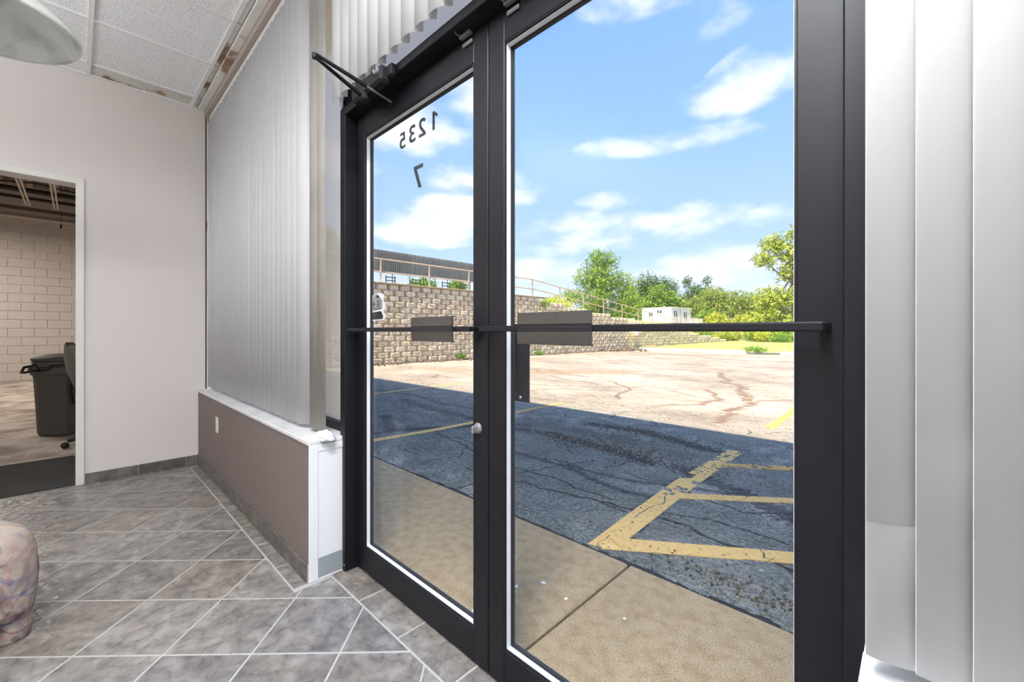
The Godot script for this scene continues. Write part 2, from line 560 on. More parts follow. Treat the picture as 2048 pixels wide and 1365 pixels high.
		for k in 130:
			var p := Vector2(rr.randf_range(-12.0, 3.0), rr.randf_range(-21.0, -5.3))
			var pts := [p.x, p.y]
			var d := Vector2.from_angle(rr.randf_range(-0.5, 0.5) + (PI if k % 2 else 0.0))
			for j in rr.randi_range(3, 8):
				p += d * rr.randf_range(0.15, 0.6)
				d = d.rotated(rr.randf_range(-0.6, 0.6))
				pts.append_array([p.x, p.y])
			stroke(buf, w, h, P.call(pts), rr.randf_range(0.9, 2.4), Vector3(120, 102, 88), rr.randf_range(0.3, 0.7), rough)
	return Image.create_from_data(w, h, false, Image.FORMAT_RGB8, buf)

# ------------------------------------------------------------------ materials
func mat(c: Color, rough := 0.8, o := {}) -> StandardMaterial3D:
	var m := StandardMaterial3D.new()
	m.albedo_color = c
	m.roughness = rough
	m.metallic = o.get("metal", 0.0)
	m.metallic_specular = o.get("spec", 0.5)
	if o.has("tex"):
		m.albedo_texture = o.tex
	if o.has("nrm"):
		m.normal_enabled = true
		m.normal_texture = o.nrm
		m.normal_scale = o.get("ns", 1.0)
	if o.has("scale"):
		m.uv1_triplanar = true
		m.uv1_world_triplanar = o.get("world", true)
		m.uv1_scale = Vector3.ONE * o.scale
		m.uv1_offset = o.get("off", Vector3.ZERO)
	if o.has("detail"):
		m.detail_enabled = true
		m.detail_albedo = o.detail
		m.detail_blend_mode = BaseMaterial3D.BLEND_MODE_MUL
		m.detail_uv_layer = o.get("dlayer", BaseMaterial3D.DETAIL_UV_1)
	if o.has("back"):
		m.backlight_enabled = true
		m.backlight = o.back
	if o.has("vcol"):
		m.vertex_color_use_as_albedo = true
	return m

func make_materials() -> void:
	M.wall = mat(Color8(228, 220, 215), 0.85, {"nrm": TX.fine_n, "ns": 0.04, "scale": 1.6})
	M.taupe = mat(Color8(116, 103, 99), 0.85, {"nrm": TX.fine_n, "ns": 0.06, "scale": 1.6})  # soffit paint darkened here to carry the shade of the knee wall
	M.soffit = mat(Color8(172, 160, 153), 0.85)  # same paint as the knee wall, left lighter
	M.white = mat(Color8(236, 236, 236), 0.5)
	M.sill = mat(Color8(240, 240, 240), 0.45, {"tex": TX.blotch, "scale": 2.0})
	M.trim = mat(Color8(232, 228, 222), 0.5)
	M.greybase = mat(Color8(150, 156, 160), 0.6)
	M.grout = mat(Color8(190, 188, 185), 0.9, {"tex": TX.grain, "scale": 3.0})
	M.tile = []
	for k in 5:
		M.tile.append(mat([Color8(184, 182, 180), Color8(172, 169, 166), Color8(192, 189, 186), Color8(177, 175, 176), Color8(184, 178, 172)][k], 0.33, {"tex": TX.slate, "nrm": TX.slate_n, "ns": 0.7, "scale": 1.7, "detail": TX.veins, "off": Vector3(0.37, 0.21, 0.53) * k}))
	M.base_tile = []
	for k in 3:
		M.base_tile.append(mat([Color8(140, 137, 134), Color8(130, 127, 124), Color8(148, 144, 140)][k], 0.5, {"tex": TX.slate, "nrm": TX.slate_n, "ns": 0.4, "scale": 1.9, "detail": TX.veins, "off": Vector3(0.3, 0.6, 0.2) * k}))
	M.acoustic = mat(Color8(250, 250, 250), 0.95, {"tex": TX.acoustic, "scale": 1.5})
	M.stained = mat(Color8(240, 238, 232), 0.95, {"tex": TX.rust, "scale": 1.1, "off": Vector3(0.2, 0, 0.55), "detail": TX.acoustic})
	M.tee = mat(Color8(236, 236, 234), 0.5)
	M.rusty = mat(Color8(244, 243, 240), 0.7, {"tex": TX.rust, "scale": 0.7})
	M.plenum = mat(Color8(226, 226, 224), 0.95)
	M.bronze = mat(Color8(20, 20, 25), 0.45, {"spec": 0.38})
	M.plate = mat(Color8(84, 80, 76), 0.38, {"metal": 0.6})
	M.plate_mid = mat(Color8(44, 42, 46), 0.35, {"metal": 0.4})
	M.stop = mat(Color8(226, 228, 232), 0.45)
	M.gasket = mat(Color8(26, 26, 28), 0.7)
	M.steel = mat(Color8(176, 174, 176), 0.4, {"metal": 0.7})
	M.closer = mat(Color8(34, 33, 36), 0.65, {"spec": 0.35})
	M.zinc = mat(Color8(122, 120, 122), 0.55, {"metal": 0.3})
	M.black = mat(Color8(22, 22, 23), 0.6)
	M.decal = mat(Color8(26, 27, 32), 0.6)
	M.glass = mat(Color(0.94, 0.96, 0.96, 0.005), 0.03, {"spec": 0.27})
	M.glass.transparency = BaseMaterial3D.TRANSPARENCY_ALPHA
	M.hazy = mat(Color(1.0, 0.97, 0.92, 0.6), 0.6, {"back": Color(1, 0.94, 0.84)})  # dust film whitened to carry washed-out glare in the panes
	M.hazy.transparency = BaseMaterial3D.TRANSPARENCY_ALPHA
	M.vane = mat(Color8(224, 224, 225), 0.5, {"back": Color(0.7, 0.7, 0.7)})
	M.vane_grey = mat(Color8(164, 159, 153), 0.65, {"tex": TX.blotch, "scale": 1.2, "back": Color(0.08, 0.08, 0.08)})  # greyer, blotched copy of the vane colour for the end slats
	M.rail = mat(Color8(228, 226, 222), 0.5)
	M.shade = mat(Color8(232, 236, 230), 0.35, {"tex": TX.smudge, "scale": 1.3})
	M.fabric = mat(Color8(255, 255, 255), 0.95, {"tex": TX.fabric, "scale": 2.0})
	M.paper = mat(Color8(236, 238, 240), 0.85)
	M.outlet = mat(Color8(226, 218, 204), 0.5)
	M.block_paint = mat(Color8(206, 199, 192), 0.85, {"tex": TX.grain, "nrm": TX.block_n, "ns": 0.3, "scale": 1.6})
	M.dusty = mat(Color8(255, 255, 255), 0.8, {"tex": TX.dusty, "scale": 0.35, "detail": TX.grain})
	M.joist = mat(Color8(196, 184, 174), 0.6)
	M.deck = mat(Color8(150, 136, 126), 0.8)
	M.dark_pipe = mat(Color8(30, 28, 27), 0.6)
	M.dark_beam = mat(Color8(84, 76, 70), 0.6)
	M.rubber = mat(Color8(46, 44, 43), 0.8, {"nrm": TX.fine_n, "ns": 0.3, "scale": 3.0})
	M.can = mat(Color8(78, 76, 72), 0.65, {"nrm": TX.fine_n, "ns": 0.2, "scale": 3.0})
	M.bag = mat(Color8(40, 40, 40), 0.3)
	M.chair_shell = mat(Color8(110, 104, 98), 0.6)
	M.chair_cloth = mat(Color8(30, 29, 30), 0.95)
	# outside
	M.walk = mat(Color8(206, 199, 186), 0.9, {"tex": TX.concrete, "nrm": TX.asphalt_n, "ns": 0.35, "scale": 1.7, "detail": TX.concrete_big})
	M.joint = mat(Color8(66, 58, 50), 0.95)
	M.tar = mat(Color8(30, 30, 32), 0.8, {"nrm": TX.asphalt_n, "ns": 1.2, "scale": 2.0})
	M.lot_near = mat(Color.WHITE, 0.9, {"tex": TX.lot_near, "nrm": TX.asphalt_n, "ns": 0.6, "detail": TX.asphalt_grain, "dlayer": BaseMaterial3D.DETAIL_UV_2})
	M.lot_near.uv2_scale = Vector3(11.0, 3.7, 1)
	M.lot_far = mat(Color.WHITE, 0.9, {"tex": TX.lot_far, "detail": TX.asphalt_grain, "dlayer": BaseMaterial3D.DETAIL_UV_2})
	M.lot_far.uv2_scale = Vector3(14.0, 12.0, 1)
	M.lot_plain = mat(Color8(196, 178, 160), 0.9, {"tex": TX.asphalt_grain, "scale": 0.7})
	M.line = mat(Color8(255, 236, 194), 0.85, {"tex": TX.paint_line, "scale": 1.3, "nrm": TX.asphalt_n, "ns": 0.5})
	M.line_worn = mat(Color8(226, 200, 150), 0.85, {"tex": TX.paint_line, "scale": 0.8, "off": Vector3(0.4, 0, 0.3)})
	M.wallblock = []
	for k in 4:
		M.wallblock.append(mat([Color8(244, 238, 228), Color8(230, 222, 210), Color8(250, 245, 238), Color8(236, 226, 218)][k], 0.95, {"tex": TX.block, "nrm": TX.block_n, "ns": 0.7, "scale": 0.8, "off": Vector3(0.31, 0.17, 0.23) * k}))
	M.backfill = mat(Color8(128, 114, 96), 0.95)
	M.cap = mat(Color8(204, 188, 166), 0.95, {"tex": TX.block, "scale": 0.8})
	M.railing = mat(Color8(206, 184, 162), 0.7, {"tex": TX.blotch, "scale": 1.0})
	M.screen = mat(Color8(128, 130, 130), 0.7, {"tex": TX.blotch, "scale": 0.4})
	M.darksteel = mat(Color8(52, 50, 50), 0.6)
	M.grass = mat(Color8(255, 255, 255), 0.95, {"tex": TX.grass, "scale": 0.22, "detail": TX.blotch})
	M.soil = mat(Color8(255, 255, 255), 0.95, {"tex": TX.soil, "scale": 0.3})
	M.kerb = mat(Color8(240, 232, 220), 0.9, {"tex": TX.concrete_big, "scale": 0.5})
	M.trailer = mat(Color8(244, 244, 246), 0.6)
	M.window_dark = mat(Color8(86, 92, 92), 0.2)
	M.lamp_white = mat(Color8(244, 240, 232), 0.4)
	M.bark = mat(Color8(120, 104, 86), 0.95, {"nrm": TX.block_n, "ns": 0.8, "scale": 1.0})
	M.leaf = []
	for c in [Color8(140, 176, 74), Color8(98, 134, 64), Color8(178, 194, 86), Color8(154, 176, 92), Color8(200, 210, 82), Color8(124, 168, 62)]:
		M.leaf.append(mat(c, 0.7, {"vcol": true, "back": Color(0.5, 0.55, 0.25)}))
	M.stone = mat(Color8(176, 168, 156), 0.95, {"vcol": true})
	M.fill = mat(Color8(190, 180, 166), 0.9)

func lamp_mat(c: Color, e: float) -> StandardMaterial3D:
	var m := mat(c, 0.5)
	m.emission_enabled = true
	m.emission = c
	m.emission_energy_multiplier = e
	return m

# ------------------------------------------------------------------ unseen lamps added to raise the indoor light
func added_ceiling_light(at: Vector3, turn: float, energy: float, label: String) -> void:  # panels added out of view to brighten floor, doors and walls
	var t := base("added_ceiling_light", label, "light", at, turn, "added ceiling light panels", "")
	var st := st_new()
	bx(st, Vector3(0, 0, 0), Vector3(1.22, 0.04, 0.32), 0.004)
	obj("housing", st, M.white, t)
	st = st_new()
	bx(st, Vector3(0, -0.022, 0), Vector3(1.16, 0.006, 0.26), 0.002)
	obj("diffuser", st, lamp_mat(Color(1, 0.98, 0.95), 2.0), t)
	var l := AreaLight3D.new()
	l.name = "panel_glow"
	l.area_size = Vector2(1.16, 0.26)
	l.light_color = Color(0.97, 0.985, 1.0)
	l.light_energy = energy
	l.shadow_enabled = true
	t.add_child(l)
	l.position = Vector3(0, -0.03, 0)
	l.rotation_degrees = Vector3(-90, 0, 0)

func added_uplight(at: Vector3, turn: float, energy: float, label: String) -> void:  # troughs added out of view to brighten the ceiling
	var t := base("added_hanging_light", label, "light", at, turn)
	var st := st_new()
	ext(st, PackedVector2Array([Vector2(-0.13, 0.0), Vector2(0.13, 0.0), Vector2(0.15, 0.05), Vector2(0.13, 0.05), Vector2(0.12, 0.012), Vector2(-0.12, 0.012), Vector2(-0.13, 0.05), Vector2(-0.15, 0.05)]), Vector3(0, 0, -0.7), Vector3.RIGHT, Vector3.UP, Vector3(0, 0, 1.4))
	obj("trough", st, M.white, t)
	st = st_new()
	bx(st, Vector3(0, 0.022, 0), Vector3(0.22, 0.012, 1.36), 0.002)
	obj("diffuser", st, lamp_mat(Color(1, 0.98, 0.95), 2.0), t)
	for z in [-0.6, 0.6]:
		st = st_new()
		tube(st, [Vector3(0, 0.03, z), Vector3(0, CEIL - at.y, z)], 0.003, 5)
		obj("cable", st, M.steel, t)
	var l := AreaLight3D.new()
	l.name = "trough_glow"
	l.area_size = Vector2(0.22, 1.36)
	l.light_color = Color(0.97, 0.985, 1.0)
	l.light_energy = energy
	l.shadow_enabled = true
	t.add_child(l)
	l.position = Vector3(0, 0.035, 0)
	l.rotation_degrees = Vector3(90, 0, 0)

func added_warehouse_light(at: Vector3) -> void:  # unseen fixtures added so the lower wall comes out brighter than the roof
	var t := base("added_strip_light", "added long strip light hanging out of view in the warehouse %s" % ("close to the end wall" if at.x < -10.0 else "midway along"), "light", at, 0.0, "added warehouse strip lights")
	var st := st_new()
	bx(st, Vector3.ZERO, Vector3(0.16, 0.07, 2.4), 0.01)
	obj("housing", st, M.white, t)
	st = st_new()
	for s in [-0.04, 0.04]:
		tube(st, [Vector3(s, -0.05, -1.17), Vector3(s, -0.05, 1.17)], 0.016, 8)
	obj("tube", st, lamp_mat(Color(1, 0.95, 0.9), 3.0), t)
	for z in [-1.0, 1.0]:
		st = st_new()
		tube(st, [Vector3(0, 0.03, z), Vector3(0, 0.42, z)], 0.006, 6)
		obj("hanger", st, M.steel, t)
	var l := AreaLight3D.new()
	l.name = "tube_glow"
	l.area_size = Vector2(0.14, 2.3)
	l.light_color = Color(1, 0.96, 0.92)
	l.light_energy = 12.0
	l.shadow_enabled = true
	t.add_child(l)
	l.position = Vector3(0, -0.07, 0)
	l.rotation_degrees = Vector3(-90, 0, 0)

# ------------------------------------------------------------------ room shell
func slab_poly(poly: PackedVector2Array, top: float, bottom: float, bevel: float) -> SurfaceTool:
	# poly in (x, z); small bevel round the top
	var st := st_new()
	var area := 0.0
	for i in poly.size():
		area += poly[i].x * poly[(i + 1) % poly.size()].y - poly[(i + 1) % poly.size()].x * poly[i].y
	if area < 0.0:
		poly = poly.duplicate()
		poly.reverse()
	var inner := PackedVector2Array()
	var n := poly.size()
	for i in n:
		var p := poly[i]
		var d0 := (p - poly[(i + n - 1) % n]).normalized()
		var d1 := (poly[(i + 1) % n] - p).normalized()
		var n0 := Vector2(-d0.y, d0.x)
		var n1 := Vector2(-d1.y, d1.x)
		var m := (n0 + n1).normalized()
		inner.append(p + m * bevel / maxf(0.35, m.dot(n0)))
	var idx := Geometry2D.triangulate_polygon(inner)
	for k in range(0, idx.size(), 3):
		tri(st, Vector3(inner[idx[k]].x, top, inner[idx[k]].y), Vector3(inner[idx[k + 1]].x, top, inner[idx[k + 1]].y), Vector3(inner[idx[k + 2]].x, top, inner[idx[k + 2]].y), Vector3.UP)
	for i in n:
		var j := (i + 1) % n
		var e := poly[j] - poly[i]
		var out := Vector3(e.y, 0, -e.x)
		quad(st, Vector3(poly[i].x, top - bevel, poly[i].y), Vector3(poly[j].x, top - bevel, poly[j].y), Vector3(inner[j].x, top, inner[j].y), Vector3(inner[i].x, top, inner[i].y), out + Vector3.UP * 0.3)
		quad(st, Vector3(poly[i].x, bottom, poly[i].y), Vector3(poly[j].x, bottom, poly[j].y), Vector3(poly[j].x, top - bevel, poly[j].y), Vector3(poly[i].x, top - bevel, poly[i].y), out)
	return st

func build_floor() -> void:
	var f := box_obj("floor", Vector3(-3.53, -0.2, -0.1), Vector3(4.0, -0.0012, 5.3), M.grout)
	tag(f, "floor of grey slate-look tiles laid diagonally with pale grout", "floor", "", "structure")
	var region := PackedVector2Array([Vector2(-3.325, 0.278), Vector2(-0.925, 0.278), Vector2(-0.925, 0.118), Vector2(1.9, 0.118), Vector2(1.9, 2.5), Vector2(-3.325, 2.5)])
	var p := 0.306
	var g := 0.003
	var r2 := sqrt(2.0)
	for i in range(-16, 12):
		for j in range(-20, 14):
			var u0 := 0.112 + p * i + g
			var u1 := u0 + p - 2.0 * g
			var v0 := -1.135 + p * j + g
			var v1 := v0 + p - 2.0 * g
			var sq := PackedVector2Array()
			for c in [[u0, v0], [u1, v0], [u1, v1], [u0, v1]]:
				sq.append(Vector2((c[1] - c[0]) / r2, -(c[0] + c[1]) / r2))
			for poly in Geometry2D.intersect_polygons(sq, region):
				if poly.size() >= 3 and absf(poly_area(poly)) > 0.0006:
					obj("tile", slab_poly(poly, 0.0, -0.006, 0.0018), M.tile[(i * 7 + j * 3 + 100) % 5], f)
	# straight border courses
	var x := -3.325
	var k := 0
	while x < -0.95:
		var x1 := minf(x + 0.305, -0.948)
		obj("tile", slab_poly(rect2(x + g, ZK, x1 - g, 0.272), 0.0, -0.006, 0.0018), M.tile[(k * 2 + 1) % 5], f)
		x = x1
		k += 1
	x = -0.975
	while x < 1.8:
		obj("tile", slab_poly(rect2(maxf(x, -0.945) + g, -0.05, x + 0.305 - g, 0.112), 0.0, -0.006, 0.0018), M.tile[(k * 3) % 5], f)
		x += 0.305
		k += 1
	var z := ZK
	while z < 2.4:
		obj("tile", slab_poly(rect2(XL, z + g, -3.331, z + 0.305 - g), 0.0, -0.006, 0.0018), M.tile[(k * 2) % 5], f)
		z += 0.305
		k += 1

func poly_area(p: PackedVector2Array) -> float:
	var a := 0.0
	for i in p.size():
		a += p[i].x * p[(i + 1) % p.size()].y - p[(i + 1) % p.size()].x * p[i].y
	return a * 0.5

func build_walls() -> void:
	# left wall with the cased opening to the warehouse
	var st := st_new()
	bx(st, Vector3(-3.47, 1.53, 0.4125), Vector3(0.12, 3.06, 1.025))
	bx(st, Vector3(-3.47, 2.63, 1.375), Vector3(0.12, 0.86, 0.9))
	bx(st, Vector3(-3.47, 1.53, 3.5625), Vector3(0.12, 3.06, 3.475))
	tag(obj("wall_left", st, M.wall), "plain pinkish beige wall with an open doorway", "wall", "", "structure")
	st = st_new()
	bx(st, Vector3(4.06, 1.5, 2.6), Vector3(0.12, 3.2, 5.5))
	tag(obj("wall_right", st, M.wall), "plain beige wall at the far side of the room", "wall", "", "structure")
	st = st_new()
	bx(st, Vector3(0.26, 1.5, 5.36), Vector3(7.6, 3.2, 0.12))
	tag(obj("wall_back", st, M.wall), "plain beige wall behind the viewpoint", "wall", "", "structure")
	# casing of the opening
	var t := base("trim_1", "off-white casing round the open doorway", "trim", Vector3.ZERO, 0.0, "", "structure")
	for s in [[0.887, 0.932], [1.818, 1.863]]:
		box_obj("jamb_casing", Vector3(-3.545, 0.0, s[0]), Vector3(-3.394, 2.205, s[1]), M.trim, t, 0.003)
	box_obj("head_casing", Vector3(-3.545, 2.2, 0.887), Vector3(-3.394, 2.245, 1.863), M.trim, t, 0.003)
	# tile skirting
	var b := base("baseboard_left", "dark grey tile skirting along the beige wall", "baseboard", Vector3.ZERO, 0.0, "", "structure")
	var zz := [0.22, 0.291, 0.588, 0.885]
	for k in 3:
		st = st_new()
		bx(st, Vector3(-3.404, 0.0375, (zz[k] + zz[k + 1]) * 0.5), Vector3(0.012, 0.075, zz[k + 1] - zz[k] - 0.004), 0.0015)
		obj("tile", st, M.base_tile[k], b)
	st = st_new()
	bx(st, Vector3(-3.4075, 0.037, 0.553), Vector3(0.005, 0.074, 0.664))
	obj("grout", st, M.grout, b)
	b = base("baseboard_front", "dark grey tile skirting along the foot of the knee wall", "baseboard", Vector3.ZERO, 0.0, "", "structure")
	var x := -3.40
	var k2 := 0
	while x < -0.96:
		var x1 := minf(x + 0.305, -0.952)
		st = st_new()
		bx(st, Vector3((x + x1) * 0.5, 0.04, ZK + 0.006), Vector3(x1 - x - 0.004, 0.08, 0.012), 0.0015)
		obj("tile", st, M.base_tile[(k2 * 2 + 1) % 3], b)
		x = x1
		k2 += 1
	st = st_new()
	bx(st, Vector3(-2.175, 0.039, ZK + 0.0025), Vector3(2.44, 0.077, 0.005))
	obj("grout", st, M.grout, b)
	# knee walls under the side windows
	knee_wall("wall_front", -3.41, -0.945, 1.0, "low taupe knee wall coloured darker for its shade, with white sill under the long blinds")
	knee_wall("wall_front", 3.98, 0.945, -1.0, "low knee wall under the blinds right of the doors")
	# wall over the windows, outside parapet
	var u := base("wall_front", "strip of taupe wall over the windows below the ceiling", "wall", Vector3.ZERO, 0.0, "", "structure")
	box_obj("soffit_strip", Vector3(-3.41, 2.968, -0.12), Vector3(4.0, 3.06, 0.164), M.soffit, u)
	var pp := base("wall_outside", "outside wall and parapet of the building over the storefront", "wall", Vector3.ZERO, 0.0, "", "structure")
	box_obj("fascia", Vector3(-16.0, 3.06, -0.3), Vector3(9.0, 4.95, -0.02), M.fill, pp)
	box_obj("pier", Vector3(-16.0, -0.1, -0.3), Vector3(-3.41, 3.06, -0.1), M.fill, pp)
	box_obj("roof_deck", Vector3(-16.0, 4.6, -0.02), Vector3(9.0, 4.75, 12.0), M.fill, pp)
	box_obj("pier", Vector3(4.0, -0.1, -0.3), Vector3(9.0, 3.06, -0.1), M.fill, pp)

func knee_wall(called: String, x0: float, x1: float, s: float, label: String) -> void:
	var t := base(called, label, "wall", Vector3.ZERO, 0.0, "", "structure")
	var xa := minf(x0, x1)
	var xb := maxf(x0, x1)
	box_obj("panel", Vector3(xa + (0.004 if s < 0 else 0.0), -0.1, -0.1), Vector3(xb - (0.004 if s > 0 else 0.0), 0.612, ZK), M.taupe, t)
	box_obj("sill", Vector3(xa, 0.612, -0.06), Vector3(xb, 0.632, 0.214), M.sill, t, 0.003)
	# white end of the wall: corner trim, panel, cap, grey kick strip
	box_obj("end_panel", Vector3(x1 - 0.004 * s, 0.0, 0.058), Vector3(x1, 0.612, ZK - 0.036), M.white, t)
	box_obj("corner_trim", Vector3(x1 - 0.006 * s, 0.0, ZK - 0.036), Vector3(x1 + 0.004 * s, 0.612, ZK + 0.004), M.white, t, 0.002)
	box_obj("end_cap", Vector3(x1 - 0.004 * s, 0.580, 0.058), Vector3(x1 + 0.003 * s, 0.612, ZK - 0.036), M.white, t, 0.001)
	box_obj("kick_strip", Vector3(x1 - 0.003 * s, 0.012, 0.06), Vector3(x1 + 0.003 * s, 0.098, ZK - 0.036), M.greybase, t)

func build_ceiling() -> void:
	var c := base("ceiling", "suspended ceiling of white speckled tiles in a white grid", "ceiling", Vector3.ZERO, 0.0, "", "structure")
	box_obj("plenum", Vector3(-3.53, 3.06, -0.02), Vector3(4.06, 3.12, 5.4), M.plenum, c)
	box_obj("field", Vector3(-0.8, 3.03, 0.245), Vector3(4.0, 3.045, 5.3), M.acoustic, c)
	box_obj("field", Vector3(-3.41, 3.03, 3.3), Vector3(-0.8, 3.045, 5.3), M.acoustic, c)
	var xs := [-3.41, -3.212, -2.612, -2.012, -1.412, -0.812]
	var zs := [0.257, 0.867, 1.477, 2.087, 2.697, 3.3]
	for i in 5:
		for j in 5:
			var m: Material = M.stained if (i == 0 and j == 0) else M.acoustic
			box_obj("ceiling_tile", Vector3(xs[i] + 0.006, 3.027, zs[j] + 0.006), Vector3(xs[i + 1] - 0.006, 3.043, zs[j + 1] - 0.006), m, c, 0.002)
		box_obj("ceiling_tile", Vector3(xs[i] + 0.006, 3.028, 0.216), Vector3(xs[i + 1] - 0.006, 3.043, 0.248), M.stained if i < 2 else M.rusty, c)
	for z in zs:
		box_obj("grid_tee", Vector3(-3.41, 3.018, z - 0.012), Vector3(-0.8, 3.028, z + 0.012), M.tee, c)
	for x in xs.slice(1):
		for j in 5:
			box_obj("grid_tee", Vector3(x - 0.012, 3.0185, zs[j] + 0.012), Vector3(x + 0.012, 3.028, zs[j + 1] - 0.012), M.tee, c)
	box_obj("wall_angle", Vector3(-3.41, 3.012, 0.22), Vector3(-3.388, 3.026, 5.3), M.tee, c)
	var t := base("trim_2", "white trim along the ceiling edge with rust and peeling paint", "trim", Vector3.ZERO, 0.0, "", "structure")
	box_obj("board", Vector3(-3.41, 3.012, 0.164), Vector3(4.0, 3.06, 0.212), M.rusty, t, 0.003)
	var j := base("trim_3", "rough white strip where the long blinds meet the beige wall", "trim", Vector3.ZERO, 0.0, "", "structure")
	box_obj("strip", Vector3(-3.40, 0.632, 0.04), Vector3(-3.372, 2.968, 0.15), M.rusty, j, 0.004)
	box_obj("gap_filler", Vector3(-3.409, 0.632, 0.05), Vector3(-3.400, 2.968, 0.157), M.black, j)

func build_frame() -> void:
	var t := base("door_frame", "dark bronze metal frame round the double doors", "door frame", Vector3.ZERO, 0.0, "", "structure")
	for s in [-1.0, 1.0]:
		box_obj("post", Vector3(s * 0.967, 0.0, -0.055), Vector3(s * 0.9175, 2.173, 0.06), M.bronze, t, 0.002)
		box_obj("mullion", Vector3(s * 0.967, 2.173, -0.055), Vector3(s * 0.917, 2.968, 0.055), M.bronze, t, 0.002)
		box_obj("sill_rail", Vector3(s * 0.967, 0.632, -0.05), Vector3(s * 3.372, 0.672, 0.03), M.bronze, t, 0.002)
		box_obj("top_rail", Vector3(s * 0.967, 2.93, -0.05), Vector3(s * 3.372, 2.968, 0.03), M.bronze, t, 0.002)
	box_obj("top_rail", Vector3(-0.917, 2.93, -0.05), Vector3(0.917, 2.968, 0.03), M.bronze, t, 0.002)
	box_obj("header", Vector3(-0.9175, 2.137, -0.055), Vector3(0.9175, 2.173, 0.06), M.bronze, t, 0.002)
	box_obj("threshold", Vector3(-0.9175, -0.03, -0.12), Vector3(0.9175, 0.003, -0.05), M.zinc, t, 0.002)
	for s in [[-0.942, 0.012], [-0.925, 0.012]]:
		var st := st_new(true)
		lathe(st, [Vector2(0, 0.003), Vector2(0.003, 0.002), Vector2(0.0035, 0)], Vector3(s[0], 0.03, 0.06), 10, Basis(Vector3.RIGHT, PI / 2))
		obj("screw", st, M.steel, t)

func build_doors() -> void:
	leaf("door_1", -0.913, -0.002, -1.0, "narrow-looking left glass door with number stickers and a torn sticker")
	leaf("door_2", 0.002, 0.913, 1.0, "right glass door with a wide push plate")

